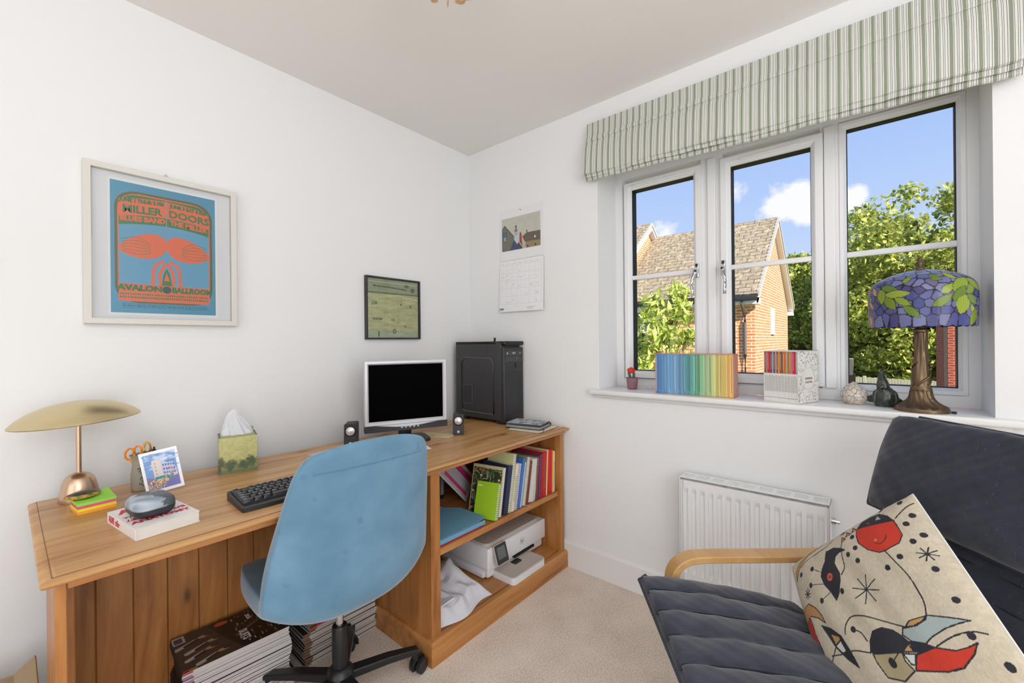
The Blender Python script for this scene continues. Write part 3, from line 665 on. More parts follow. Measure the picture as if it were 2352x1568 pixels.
# ================================================================== BOOK + CASE
bk = thing('paperback_book', 'white paperback titled in red lying near the front edge of the desk', 'book', (-1.690, -.552, T), math.radians(7.5))
PAGE = mat('page_edges', S(228, 224, 216), .85, bump=.3, bscale=600); COVW = mat('cover_white', S(240, 236, 234), .35); RED = mat('print_red', S(206, 42, 62), .5); GREY = mat('print_grey', S(120, 120, 124), .6)
bw, bd, bh = .130, .198, .027
bm = BMN(); box(bm, -bw / 2 + .001, bw / 2 - .002, -bd / 2 + .002, bd / 2 - .002, .001, bh - .001); finish(bm, 'pages', PAGE, bk, smooth=False)
bm = BMN(); box(bm, -bw / 2, bw / 2, -bd / 2, bd / 2, bh - .001, bh, .0003, 1); box(bm, -bw / 2, bw / 2, -bd / 2, bd / 2, 0, .001, .0003, 1); box(bm, -bw / 2 - .0008, -bw / 2 + .001, -bd / 2, bd / 2, 0, bh, .0004, 1); finish(bm, 'cover', COVW, bk)
bm = BMN(); Mt = lambda x, y, r=-PI / 2: Matrix.Translation((x, y, bh + .0004)) @ Matrix.Rotation(r, 4, 'Z')
text_into(bm, 'ALIVE', .046, Matrix.Translation((.0, .062, bh + .0004)), bold=.0018, squash=.95)
text_into(bm, 'THE', .014, Matrix.Translation((-.045, .008, bh + .0004)), bold=.0008)
text_into(bm, 'ALTERNATIVE', .019, Matrix.Translation((.0, -.020, bh + .0004)), bold=.0011)
text_into(bm, 'ANATOMY', .024, Matrix.Translation((.0, -.050, bh + .0004)), bold=.0012)
Ms = frame_M((-bw / 2 - .0012, .066, bh / 2), (0, -1, 0), (0, 0, 1)); text_into(bm, 'ALIVE', .022, Ms, bold=.0008, squash=.7)
text_into(bm, 'THE\nALTERNATIVE\nANATOMY', .0052, frame_M((-bw / 2 - .0012, .024, bh / 2), (0, -1, 0), (0, 0, 1)), bold=.0002); finish(bm, 'title', RED, bk, smooth=False)
cs = thing('zip_case', 'marbled blue grey rounded case resting on the paperback', 'case', (-1.698, -.560, T + .0275), math.radians(8))
V = []; Fc = []; cols = []; nu, nv = 72, 28
rr_ = np.random.default_rng(3)
for j in range(nv + 1):
    ph = -PI / 2 + PI * j / nv; cp = math.copysign(abs(math.cos(ph)) ** .34, 1); sp_ = math.copysign(abs(math.sin(ph)) ** .85, math.sin(ph))
    for i in range(nu):
        a = 2 * PI * i / nu; ca, sa = math.cos(a), math.sin(a); q = (abs(ca) ** 4.2 + abs(sa) ** 4.2) ** (-1 / 4.2)
        x, y, z = .043 * q * ca * cp, .052 * q * sa * cp, .0245 * sp_ + .0245; V.append((x, y, z))
        m_ = math.sin(x * 70 + 3 * math.sin(y * 60 + 1) + 2 * math.sin(z * 150)) + .5 * math.sin(y * 160 + x * 90)
        g = (160 + 20 * m_, 172 + 19 * m_, 184 + 16 * m_) if sp_ > -.12 else (44, 46, 54)
        if sp_ > -.12 and .2 < math.sin(x * 45 + y * 25 + 1.2) - abs(m_) * .5 : g = (84, 88, 94)
        if -.20 < sp_ < -.10: g = (20, 20, 24)
        cols.append(S(*[max(0, min(255, k)) for k in g])[:3])
for j in range(nv):
    for i in range(nu): Fc.append((j * nu + i, j * nu + (i + 1) % nu, (j + 1) * nu + (i + 1) % nu, (j + 1) * nu + i))
rawmesh('shell', V, Fc, mat('printed_shiny', attr='Col', rough=.38), cs, cols=cols)
bm = BMN(); tube(bm, [(-.047, -.02, .014), (-.051, -.03, .010), (-.050, -.038, .006)], .0015, 6); finish(bm, 'zip_pull', CHROME, cs)

# ================================================================== PEN POT AND CONTENTS
CER = mat('stoneware', S(160, 154, 140), .55, vary=.12, vscale=60)
pot = thing('pen_pot', 'grey stoneware pot with a brown dragon motif behind the postcard', 'pot', (-1.655, -.200, T))
bm = BMN(); pp = [(.026, 0), (.029, .003), (.0305, .02), (.030, .05), (.027, .075), (.0255, .092), (.027, .103), (.032, .109), (.0335, .112), (.031, .1125), (.0255, .106), (.0235, .09), (.026, .06), (.027, .02), (.024, .006)]
lathe(bm, pp, 48, cap=True); bmesh.ops.recalc_face_normals(bm, faces=bm.faces); finish(bm, 'body', CER, pot)
bm = BMN()
for k, (a0, z0_, ln_) in enumerate([(-112, .062, .012), (-104, .056, .015), (-100, .046, .012), (-106, .038, .014), (-98, .03, .016), (-112, .022, .01), (-118, .070, .01), (-108, .072, .008)]):
    p_ = []
    for s_ in range(5):
        a = math.radians(a0 + s_ * 5 - 6); z = z0_ + ln_ * math.sin(s_ * 1.1) * .5; p_.append((.0306 * math.cos(a), .0306 * math.sin(a), z))
    tube(bm, p_, .0011, 6)
finish(bm, 'dragon_motif', mat('brown_glaze', S(84, 66, 40), .5), pot)
sc = thing('scissors', 'scissors with orange handles standing in the stoneware pot', 'scissors', (-1.672, -.196, T + .006))
OR = mat('orange_plastic', S(240, 140, 40), .35)
for s_, dx, dz in ((0, -.004, .108), (1, .012, .112)):
    bm = BMN(); pts = [(dx + .0085 * math.cos(a) + .006 * math.sin(a) * .3, 0 + .003 * math.cos(a) * (1 - s_), dz + .017 * math.sin(a)) for a in np.linspace(0, 2 * PI, 25)[:-1]]
    tube(bm, pts, .0026, 8, closed=True); tube(bm, [(dx, 0, dz - .016), (.004, 0, dz - .04)], .0032, 8); finish(bm, 'handle_loop', OR, sc)
bm = BMN(); box(bm, -.001, .003, -.001, .001, 0, .075); box(bm, .004, .008, -.001, .001, 0, .075); finish(bm, 'blades', CHROME, sc)
sc.rotation_euler = (0, math.radians(-5), math.radians(-28)); sc.scale = (1.25, 1.25, 1.02)
rg = thing('gold_scissors', 'gold looped handle poking out of the stoneware pot', 'scissors', (-1.643, -.192, T + .010), math.radians(-60))
bm = BMN(); pts = [(.0135 * math.cos(a), 0, .118 + .016 * math.sin(a)) for a in np.linspace(0, 2 * PI, 25)[:-1]]; tube(bm, pts, 1, rect=(.008, .0022), closed=True, up=(0, 1, 0)); finish(bm, 'handle_loop', mat('gold', S(214, 178, 104), .22, 1.0), rg)
bm = BMN(); box(bm, -.004, .004, -.0012, .0012, 0, .103); finish(bm, 'blades', mat('gold', None), rg)
pe = thing('pen', 'black pen in the pot beside the gold loop', 'pen', (-1.636, -.206, T + .010)); bm = BMN(); lathe(bm, [(.003, 0), (.0042, .02), (.0042, .108), (.0055, .109), (.0055, .114), (.0025, .116), (.0025, .122), (.0015, .1225)], 12); finish(bm, 'barrel', BLACK, pe); pe.rotation_euler = (math.radians(4), math.radians(3), 0)

# postcard leaning on the pot
pc = Canvas(.099, .124, .0006, (246, 246, 250))
pc.rect(.008, .009, .091, .115, (120, 164, 220)); r = np.random.default_rng(4)
for _ in range(60): pc.ell(.01 + r.random() * .08, .07 + r.random() * .045, .004 + r.random() * .010, .002 + r.random() * .003, (214, 226, 244) if r.random() < .6 else (92, 140, 206), .6)
pc.poly([(.008, .009), (.091, .009), (.091, .042), (.060, .030), (.008, .050)], (140, 130, 176)); pc.poly([(.03, .009), (.091, .009), (.091, .035), (.06, .028)], (120, 124, 190))
pc.poly([(.028, .04), (.028, .096), (.044, .098), (.050, .093), (.078, .075), (.088, .062), (.088, .040), (.05, .032)], (226, 214, 206)); pc.poly([(.050, .093), (.078, .075), (.088, .062), (.088, .045), (.05, .045)], (196, 200, 226))
for k in range(5):
    for j in range(3): pc.rect(.054 + k * .0065, .050 + j * .012 - k * .0006, .058 + k * .0065, .056 + j * .012 - k * .0008, (92, 104, 176))
for k in range(4): pc.rect(.034, .05 + k * .011, .037, .056 + k * .011, (168, 168, 180))
pc.rect(.030, .036, .056, .046, (70, 150, 160)); pc.rect(.058, .034, .078, .044, (80, 150, 150)); pc.rect(.032, .028, .048, .036, (232, 206, 96)); pc.rect(.052, .027, .062, .035, (226, 196, 90))
for _ in range(420): pc.ell(.009 + r.random() * .045, .010 + r.random() * .028, .0011, .0013, [(206, 92, 96), (232, 178, 176), (74, 128, 92), (224, 196, 90), (80, 84, 130), (236, 230, 226)][r.integers(0, 6)])
for _ in range(60): pc.ell(.06 + r.random() * .03, .034 + r.random() * .03, .0012, .0012, [(176, 84, 70), (236, 224, 210), (90, 90, 140)][r.integers(0, 3)])
card = thing('postcard', 'postcard of a white corner building and market leaning on the pot', 'postcard', (-1.622, -.296, T + .0005)); card.scale = (.93, .93, 1.03)
Mc = frame_M((-.043, .0, .0015), (.965, -.22, .13), (-.15, .16, .97))
bm = BMN(); prism(bm, [(0, 0), (.099, 0), (.099, .124), (0, .124)], -.0008, Mc); bmesh.ops.recalc_face_normals(bm, faces=bm.faces); finish(bm, 'card_back', WHITE, card, smooth=False)
pc.mesh('printed_face', Mc @ Matrix.Translation((0, 0, .0003)), VGLOSS, card)

# ================================================================== TISSUE BOX
tb = thing('tissue_box', 'green tissue box printed with trees, a tissue pulled up out of it', 'tissue box', (-1.388, -.192, T), math.radians(-14))
tw, td, thh = .116, .112, .128
def treeside(seed):
    c = Canvas(tw, thh, .0010, (192, 190, 128)); c.noise(.10, 14, seed); c.noise(.08, 40, seed + 1); r = np.random.default_rng(seed)
    for yb in np.linspace(.045, 0, 14): c.rect(0, 0, tw, yb, (112, 124, 78), .16)
    for _ in range(10):
        x, y, s_ = r.random() * tw, .022 + r.random() * .024, .009 + r.random() * .008
        for k in range(26): c.ell(x + r.normal() * s_ * .5, y + r.normal() * s_ * .5, s_ * .35, s_ * .35, (70 + r.integers(0, 26), 88 + r.integers(0, 24), 76), .5)
        c.rect(x - .0006, 0, x + .0006, y, (60, 64, 52), .6)
    c.rect(0, 0, tw, .012, (92, 108, 78), .4); return c
bm = BMN(); box(bm, -tw / 2, tw / 2, -td / 2, td / 2, 0, thh, .001, 1); finish(bm, 'carton', mat('carton_green', S(96, 110, 92), .5), tb)
for k, (o_, x_) in enumerate((((-tw / 2, -td / 2 - .0004, 0), (1, 0, 0)), ((-tw / 2 - .0004, td / 2, 0), (0, -1, 0)), ((tw / 2 + .0004, -td / 2, 0), (0, 1, 0)))):
    treeside(20 + k).mesh('printed_side', frame_M(o_, x_, (0, 0, 1)) @ Matrix.Diagonal((.97 if k else 1, 1, 1, 1)), VGLOSS, tb)
bm = BMN(); prism(bm, rrect(-.052, .052, -.05, .05, .004), .0006, Matrix.Translation((0, 0, thh))); finish(bm, 'top_panel', mat('carton_top', S(176, 180, 128), .5), tb)
bm = BMN(); box(bm, .030, .054, .038, .056, thh - .01, thh + .016); finish(bm, 'torn_flap', mat('carton_top', None), tb, smooth=False)
bm = BMN(); prism(bm, [(.04 * math.cos(a), .012 * math.sin(a)) for a in np.linspace(0, 2 * PI, 24)[:-1]], .0004, Matrix.Translation((0, 0, thh + .0007))); finish(bm, 'slot', DARK, tb)
V = []; Fc = []; nu, nv = 56, 16
for j in range(nv + 1):
    s_ = j / nv
    for i in range(nu):
        a = 2 * PI * i / nu; f_ = 1 + .28 * s_ * math.sin(5 * a + 1) + .18 * math.sin(9 * a + 4 * s_); wd_ = .040 * (1 - s_) ** .75 + .0045; V.append((wd_ * math.cos(a) * f_ - .012 * s_ + (.006 if s_ > .9 else 0), wd_ * .55 * math.sin(a) * f_, thh + .001 + .086 * s_ + .006 * s_ * math.sin(3 * a)))
for j in range(nv):
    for i in range(nu): Fc.append((j * nu + i, j * nu + (i + 1) % nu, (j + 1) * nu + (i + 1) % nu, (j + 1) * nu + i))
rawmesh('tissue', V, Fc, mat('tissue_white', S(240, 241, 245), .9, transl=.2), tb)

# ================================================================== KEYBOARD
kb = thing('keyboard', 'black computer keyboard near the front edge of the desk', 'keyboard', (-1.296, -.605, T), math.radians(-2.5))
bm = BMN(); prism(bm, rrect(-.226, .226, -.079, .079, .010), .012, z0=.0); 
for v in bm.verts:
    if v.co.z > .006: v.co.z += (v.co.y + .079) * .065; 
finish(bm, 'keyboard_body', BLACK, kb)
bm = BMN(); prism(bm, rrect(-.218, .218, -.058, .071, .004), .0008, z0=.0125)
for v in bm.verts: v.co.z += (v.co.y + .079) * .065
finish(bm, 'key_well', mat('well', S(22, 22, 24), .6), kb)
KM = mat('key_black', S(46, 46, 50), .38)
def keymesh(wk, dk):
    bm = BMN(); vs = prism(bm, rrect(-wk / 2, wk / 2, -dk / 2, dk / 2, .0018, 2), .0075)
    for v in bm.verts:
        if v.co.z > .003: v.co.x *= 1 - .005 / wk; v.co.y *= 1 - .005 / dk
    me = bpy.data.meshes.new('key'); bm.to_mesh(me); bm.free(); me.materials.append(KM); me.shade_smooth(); me.set_sharp_from_angle(angle=.5); return me
KMS = {}
LEG = mat('key_legend', S(206, 206, 210), .6)
legend = BMN()
def key(x, y, wk, dk=.0172, txt=None):
    if (wk, dk) not in KMS: KMS[(wk, dk)] = keymesh(wk, dk)
    o = bpy.data.objects.new('key', KMS[(wk, dk)]); COL.objects.link(o); o.parent = kb; z = .0133 + (y + .079) * .065; o.location = (x, y, z); o.rotation_euler = (.065, 0, 0)
    if txt and x < .06: text_into(legend, txt, .0052, Matrix.Translation((x - wk * .18, y + .003, z + .0080)) @ Matrix.Rotation(.065, 4, 'X'), depth=.0002, bold=.0001)
rows = [(.0385, '¬1234567890-=', 0, .0285), (.0195, '\tQWERTYUIOP[]', .0275, .0175), (.0005, '\tASDFGHJKL;\'#', .0325, .0175), (-.0185, '\t\\ZXCVBNM,./', .0235, .04)]
x0k = -.216
for y, chs, first, lastw in rows:
    x = x0k
    for k, ch in enumerate(chs):
        wk = first if (k == 0 and first) else .0175
        key(x + wk / 2, y, round(wk, 4), txt={'\t': ['Tab', 'Caps', 'Shift'][[.0195, .0005, -.0185].index(y)] if ch == '\t' else None}.get(ch, ch)); x += wk + .0012
    endx = .075
    if endx - x > .01: key((x + endx) / 2, y, round(endx - x, 4))
x = x0k
for wk in (.0275, .022, .022, .1, .022, .022, .0275): key(x + wk / 2, -.0375, wk, txt='Ctrl' if x == x0k else None); x += wk + .0012
key(-.2075, .0605, .0172, .0095, txt='Esc')
for g in range(3):
    for k in range(4): key(-.168 + g * .082 + k * .019, .0605, .0172, .0095, txt='F%d' % (g * 4 + k + 1))
for k in range(3):
    for yk in (.0385, .0195): key(.090 + k * .019, yk, .0172)
    key(.090 + k * .019, -.0375, .0172)
key(.109, -.0185, .0172)
for k in range(4):
    for yk in (.0385, .0195, .0005, -.0185): key(.155 + k * .019, yk, .0172)
finish(legend, 'key_legends', LEG, kb, smooth=False)

# ================================================================== MONITOR
SIL = mat('silver_plastic', S(206, 207, 212), .38, .25); SCR = mat('screen_black', S(1, 1, 2), .5, spec=.02)
mo = thing('computer_monitor', 'silver framed monitor with a black screen and a black speaker bar', 'monitor', (-.730, -.323, T), math.radians(-23.5))
mw, z0_, z1_ = .382, .052, .376
bm = BMN(); ringp_pts = None
def ringxz(bm, x0, x1, z0, z1, prof):
    loops = []
    for ins, y in prof: loops.append([bm.verts.new((x, y, z)) for x, z in ((x0 + ins, z0 + ins), (x1 - ins, z0 + ins), (x1 - ins, z1 - ins), (x0 + ins, z1 - ins))])
    n = len(loops)
    for i in range(n):
        a, b = loops[i], loops[(i + 1) % n]
        for k in range(4): bm.faces.new((a[k], a[(k + 1) % 4], b[(k + 1) % 4], b[k]))
    bmesh.ops.recalc_face_normals(bm, faces=bm.faces)
ringxz(bm, -mw / 2, mw / 2, .080, z1_, [(0, .030), (0, .004), (.003, 0), (.013, 0), (.019, .006), (.019, .030)]); finish(bm, 'bezel', SIL, mo)
bm = BMN(); box(bm, -mw / 2 + .015, mw / 2 - .015, .0062, .012, .095, z1_ - .015); finish(bm, 'screen', SCR, mo, smooth=False)
bm = BMN(); pts = [(-mw / 2, z0_), (mw / 2, z0_), (mw / 2, .080)] + [(x, .080 - .012 * max(0, math.cos(x / .14 * PI / 2)) ** 1.2 if abs(x) < .14 else .080) for x in np.linspace(.185, -.185, 30)] + [(-mw / 2, .080)]
prism(bm, pts, -.034, Matrix(((1, 0, 0, 0), (0, 1, 0, 0), (0, 0, 1, 0), (0, 0, 0, 1))) @ frame_M((0, -.004, 0), (1, 0, 0), (0, 0, 1))); bmesh.ops.recalc_face_normals(bm, faces=bm.faces); finish(bm, 'speaker_bar', BLACK, mo)
bm = BMN(); pts = [(-.14 + .28 * k / 24, .0805) for k in range(25)] + [(x, .080 - .012 * max(0, math.cos(x / .14 * PI / 2)) ** 1.2) for x in np.linspace(.14, -.14, 25)]
prism(bm, pts, -.02, frame_M((0, .0015, 0), (1, 0, 0), (0, 0, 1))); bmesh.ops.recalc_face_normals(bm, faces=bm.faces); finish(bm, 'bezel_curve', SIL, mo)
bm = BMN(); text_into(bm, 'Rosewood', .0105, frame_M((.005, .0003, .081), (1, 0, 0), (0, 0, 1)), bold=.0002); finish(bm, 'maker_name', mat('print_grey_dark', S(110, 112, 118), .6), mo, smooth=False) if False else bm.free()
for k in range(5):
    bm = BMN(); lathe(bm, [(.0042, 0), (.0040, .002), (.002, .0035)], 14)
    for v in bm.verts: v.co = Vector((v.co.x - .028 + k * .019, -.004 - v.co.z, .0665 + v.co.y))
    bmesh.ops.recalc_face_normals(bm, faces=bm.faces); finish(bm, 'button', SIL, mo)
bm = BMN(); box(bm, -mw / 2 + .01, mw / 2 - .01, .028, .06, .09, z1_ - .01, .01, 3); box(bm, -.03, .03, .05, .075, .012, .2, .005, 2); finish(bm, 'rear_housing', BLACK, mo)
bm = BMN(); prism(bm, rrect(-.10, .10, -.055, .10, .03, 6), .012); finish(bm, 'stand_foot', BLACK, mo)

# ================================================================== SPEAKERS
def speaker(loc, rz, led, label):
    s_ = thing('computer_speaker', label, 'speaker', loc, rz)
    bm = BMN(); prism(bm, rrect(-.0265, .0265, 0, .102, .007), -.07, frame_M((0, -.0, 0), (1, 0, 0), (0, .0, 1))); bmesh.ops.recalc_face_normals(bm, faces=bm.faces)
    for v in bm.verts: v.co.y += .035; v.co.y += v.co.z * .08 - .03
    bmesh.ops.bevel(bm, geom=[e for e in bm.edges if all(v.co.y < .03 for v in e.verts) and abs(e.verts[0].co.y - e.verts[1].co.y) < .02], offset=.002, segments=2, affect='EDGES'); finish(bm, 'cabinet', BLACK, s_)
    tilt = math.atan(.08)
    def fr(z, d=0): return frame_M((0, -.0955 + .035 + .03 - .0 + z * .08 - d, z), (1, 0, 0), (0, .08, 1))
    y0_ = -.0352 + .0045
    def F(z, d=0): return frame_M((0, .005 + z * .08 - d - .0, z), (1, 0, 0), (0, .08, 1))
    bm = BMN(); lathe(bm, [(.0238, 0), (.0238, .0015), (.0222, .0026), (.0205, .0010), (.0188, -.0005)], 32); bmesh.ops.transform(bm, matrix=F(.070, .0), verts=bm.verts); bmesh.ops.recalc_face_normals(bm, faces=bm.faces); finish(bm, 'driver_surround', DARK, s_)
    bm = BMN(); lathe(bm, [(.0188, 0), (.013, .003), (.006, .005), (.0005, .0055)], 32); bmesh.ops.transform(bm, matrix=F(.070, .0008), verts=bm.verts); bmesh.ops.recalc_face_normals(bm, faces=bm.faces); finish(bm, 'driver_cone', mat('cone_silver', S(214, 212, 212), .28, .6), s_)
    bm = BMN(); lathe(bm, [(.0062, 0), (.0062, .0006)], 24); bmesh.ops.transform(bm, matrix=F(.017, .0), verts=bm.verts); bmesh.ops.recalc_face_normals(bm, faces=bm.faces); lg = finish(bm, 'logo_disc', mat('logo_white', S(226, 228, 232), .4), s_)
    bm = BMN(); text_into(bm, 'hp', .0085, F(.0172, .0009), bold=.0002); finish(bm, 'logo_letters', BLACK, lg, smooth=False)
    if led:
        bm = BMN(); lathe(bm, [(.0012, 0), (.001, .0006)], 10); bmesh.ops.transform(bm, matrix=F(.033, .0), verts=bm.verts); finish(bm, 'power_light', mat('led_blue', S(60, 90, 255), .4, emit=(.1, .2, 1, 1)), s_)
speaker((-.968, -.232, T), math.radians(-38), False, 'small black speaker to the left of the monitor')
speaker((-.510, -.430, T), math.radians(-44), True, 'small black speaker with a blue light between the monitor and the tower')

# ================================================================== COMPUTER TOWER
TWR = mat('tower_black', S(58, 57, 60), .45, bump=.05, bscale=500); TW2 = mat('tower_front', S(48, 48, 51), .38)
tx0, tx1, ty0, ty1, tz0, tz1 = 0, .168, 0, .385, .018, .458
tow = thing('computer_tower', 'black computer tower at the corner end of the desk', 'computer tower', (-.180, -.440, T), 0)
bm = BMN(); box(bm, tx0, tx1, .020, ty1, tz0, tz1 - .004, .006, 3)
finish(bm, 'case_body', TWR, tow)
# pressed outline on the side panel, its highlight painted in as lighter grey
bm = BMN()
tube(bm, [(-.0005, .075, .05), (-.0005, .075, .34), (-.0005, .095, .365), (-.0005, .31, .365), (-.0005, .33, .345), (-.0005, .33, .06), (-.0005, .31, .05)], .0050, 6, rect=None, closed=True)
finish(bm, 'pressed_ridge', mat('ridge_highlight_vent_grey', S(84, 83, 86), .35), tow)
bm = BMN(); box(bm, tx0 - .001, tx1 + .001, -.004, .024, .012, .425, .006, 3); finish(bm, 'front_bezel', TW2, tow)
bm = BMN(); box(bm, tx0 + .002, tx1 + .002, -.010, .06, .436, .4605, .008, 3); box(bm, tx0, tx1, .05, ty1, .44, tz1 + .001, .005, 3); finish(bm, 'top_cap', mat('gloss_black', S(16, 16, 18), .2), tow)
bm = BMN(); box(bm, .016, tx1 - .006, -.0055, 0, .378, .405, .001, 1); box(bm, .016, tx1 - .006, -.005, 0, .345, .375, .001, 1); dr = finish(bm, 'disc_drive', mat('drive_grey', S(66, 66, 70), .4), tow)
bm = BMN(); text_into(bm, 'ASUS', .011, frame_M((.082, -.0059, .393), (1, 0, 0), (0, 0, 1)), bold=.0003); box(bm, .022, .030, -.0062, -.005, .389, .397); box(bm, .134, .139, -.0062, -.005, .389, .397); box(bm, .108, .113, -.0057, -.004, .363, .366); finish(bm, 'drive_marks', mat('marks_white', S(210, 214, 218), .5), dr, smooth=False)
bm = BMN(); box(bm, .092, .103, -.005, 0, .308, .338); finish(bm, 'usb_slot', DARK, tow, smooth=False)
MESHM = bpy.data.materials.new('speaker_mesh'); MESHM.use_nodes = True; t = NT(MESHM.node_tree); p = t.n('ShaderNodeBsdfPrincipled', i_Roughness=0.6); o = t.n('ShaderNodeOutputMaterial'); t.l(p, 0, o, 0)
tc = t.n('ShaderNodeTexCoord'); v = t.n('ShaderNodeTexVoronoi', i_Scale=210.0, i_Randomness=0.0); t.l(tc, 'Object', v, 0); t.nt.links.new(t.ramp(v.outputs[0], [(.44, S(10, 10, 12)), (.54, S(74, 74, 78))]), p.inputs[0])
bm = BMN(); box(bm, .014, tx1 - .010, -.0058, 0, .045, .290, .002, 2); finish(bm, 'front_mesh', MESHM, tow)
bm = BMN(); box(bm, -.0035, .0, .245, .318, .10, .205); finish(bm, 'side_vent', MESHM, tow, smooth=False)
bm = BMN()
for y in (.24, .318): box(bm, -.0035, 0, y, y + .004, .096, .209)
for z in (.096, .205): box(bm, -.0035, 0, .24, .322, z, z + .004)
finish(bm, 'vent_frame', mat('ridge_highlight_vent_grey', None), tow)
for (xa, ya) in ((.004, .0), (.128, .0), (.004, .30), (.128, .30)):
    bm = BMN(); box(bm, xa, xa + .036, ya, ya + .062, 0, .020, .004, 2); finish(bm, 'foot', BLACK, tow)
dg = thing('usb_receiver', 'tiny black clip standing on top of the computer tower', 'receiver', (-.118, -.320, T + .459)); bm = BMN(); box(bm, -.012, .006, -.004, .004, 0, .004, .001); box(bm, -.006, .006, -.003, .003, .003, .022, .001); finish(bm, 'body', BLACK, dg)

# ================================================================== NOTEBOOKS AND PAPERS ON THE DESK
nbk = thing('notebook', 'black notebook with a patterned cover and ribbon at the right end of the desk', 'notebook', (-.150, -.585, T + .006), math.radians(12))
bm = BMN(); box(bm, -.066, .066, -.098, .098, .002, .016); finish(bm, 'pages', mat('page_dark', S(150, 148, 142), .8), nbk, smooth=False)
bm = BMN(); box(bm, -.070, .070, -.102, .102, 0, .0022, .001, 1); box(bm, -.070, .070, -.102, .102, .0158, .018, .001, 1); box(bm, .067, .0705, -.102, .102, 0, .018, .001, 1); finish(bm, 'cover', mat('notebook_black', S(38, 38, 42), .5), nbk)
bm = BMN(); tube(bm, [(-.03, -.10, .003), (-.050, -.112, .004), (-.070, -.118, -.001), (-.088, -.120, -.004)], .0016, 6); finish(bm, 'ribbon', DARK, nbk)
nb2 = thing('notebook', 'grey notebook with dark blue blotches lying on the black notebook', 'notebook', (-.146, -.580, T + .0242), math.radians(14))
cv = Canvas(.134, .196, .0009, (186, 192, 198)); r = np.random.default_rng(2)
for _ in range(26):
    x, y = r.random() * .134, r.random() * .196
    for k in range(7): cv.ell(x + r.normal() * .006, y + r.normal() * .004, .003 + r.random() * .005, .002 + r.random() * .003, (58, 62, 84) if k % 3 else (120, 128, 142))
bm = BMN(); box(bm, -.067, .067, -.098, .098, 0, .006, .001, 1); finish(bm, 'block', mat('grey_block', S(90, 92, 98), .6), nb2)
cv.mesh('printed_cover', Matrix.Translation((-.067, -.098, .0063)), VCOL, nb2)
pp_ = thing('leaflet', 'cream leaflets under the notebooks at the right end of the desk', 'leaflet', (-.140, -.610, T), math.radians(8))
cv = Canvas(.17, .19, .0012, (236, 230, 208)); r = np.random.default_rng(9)
for _ in range(60): cv.ell(r.random() * .17, r.random() * .19, .003 + r.random() * .004, .002, [(120, 134, 150), (200, 196, 120), (90, 100, 96)][r.integers(0, 3)], .7)
bm = BMN(); box(bm, -.085, .085, -.095, .095, 0, .002); box(bm, -.110, .062, -.090, .090, .002, .004); finish(bm, 'sheets', mat('cream_paper', S(232, 226, 204), .8), pp_, smooth=False); cv.mesh('printed_sheet', Matrix.Translation((-.112, -.098, .0045)) @ Matrix.Rotation(-.05, 4, 'Z'), VCOL, pp_)
en = thing('envelope', 'buff envelope lying under the edge of the monitor', 'envelope', (-.575, -.335, T), math.radians(22)); bm = BMN(); box(bm, -.035, .045, -.09, .09, 0, .0012); finish(bm, 'paper', mat('buff', S(222, 204, 156), .8), en, smooth=False)
bm = BMN(); box(bm, -.025, -.012, .0, .022, .0012, .0016); box(bm, -.005, .004, .0, .022, .0012, .0016); finish(bm, 'printed_mark', mat('mark_yellow', S(196, 176, 60), .7), en, smooth=False)
wp = thing('paper_sheet', 'sliver of white and red paper on the desk behind the chair top', 'paper', (-.800, -.468, T), math.radians(-20)); bm = BMN(); box(bm, -.08, .06, -.05, .05, 0, .0014); finish(bm, 'sheet', WHITE, wp, smooth=False)
bm = BMN(); box(bm, -.08, .061, -.0508, -.05, 0, .0014); finish(bm, 'red_edge', RED, wp, smooth=False)
wp = thing('paper_sheet', 'pale grey paper corner on the desk to the left of the left speaker', 'paper', (-1.075, -.235, T), math.radians(8)); bm = BMN(); box(bm, -.06, .06, -.04, .04, 0, .0014); finish(bm, 'sheet', mat('grey_paper', S(196, 200, 208), .7), wp, smooth=False)

# ================================================================== PICTURES AND CALENDAR
def picture(name, label, cat, xc, z0, w_, h_, dp, fw_, fmat, mount):
    t_ = thing(name, label, cat, (xc, 0, z0))
    bm = BMN(); ringxz(bm, -w_ / 2, w_ / 2, 0, h_, [(0, -.001), (0, -dp + .001), (.001, -dp), (fw_ - .001, -dp), (fw_, -dp + .001), (fw_, -.001)]); finish(bm, 'frame', fmat, t_, smooth=False)
    bm = BMN(); box(bm, -w_ / 2 + fw_, w_ / 2 - fw_, -.008, -.002, fw_, h_ - fw_); finish(bm, 'mount', mount, t_, smooth=False)
    bm = BMN(); box(bm, -w_ / 2 + fw_, w_ / 2 - fw_, -dp + .006, -dp + .008, fw_, h_ - fw_); finish(bm, 'glass', PGLASS, t_, smooth=False); return t_
pic = picture('framed_poster', 'white framed blue, orange and green poster on the left wall', 'poster', -1.552, 1.273, .437, .536, .030, .019, mat('frame_cream', S(222, 218, 210), .45), mat('mount_white', S(228, 229, 231), .8))
PW, PH = .302, .452
cv = Canvas(PW, PH, .0011, (86, 152, 182)); OG, GN, BL = (228, 116, 84), (76, 128, 84), (104, 164, 196)
cv.poly(rrect(.010, .292, .035, .425, .06), (120, 96, 60)); cv.poly(rrect(.014, .288, .038, .421, .058), (74, 116, 84)); cv.poly(rrect(.018, .284, .040, .417, .056), OG); cv.poly(rrect(.021, .281, .100, .413, .05), GN)
cv.rect(.021, .040, .281, .100, GN)
cv.rect(.021, .100, .281, .335, BL)
def band(za, zb, c, x0=.021, x1=.281):
    arc = lambda x: -.016 * (abs(x - .151) / .13) ** 2
    xs_ = np.linspace(x0, x1, 25); cv.poly([(x, za + arc(x)) for x in xs_] + [(x, zb + arc(x)) for x in xs_[::-1]], c)
band(.386, .408, OG); band(.348, .386, OG); band(.318, .348, GN); band(.292, .318, BL)
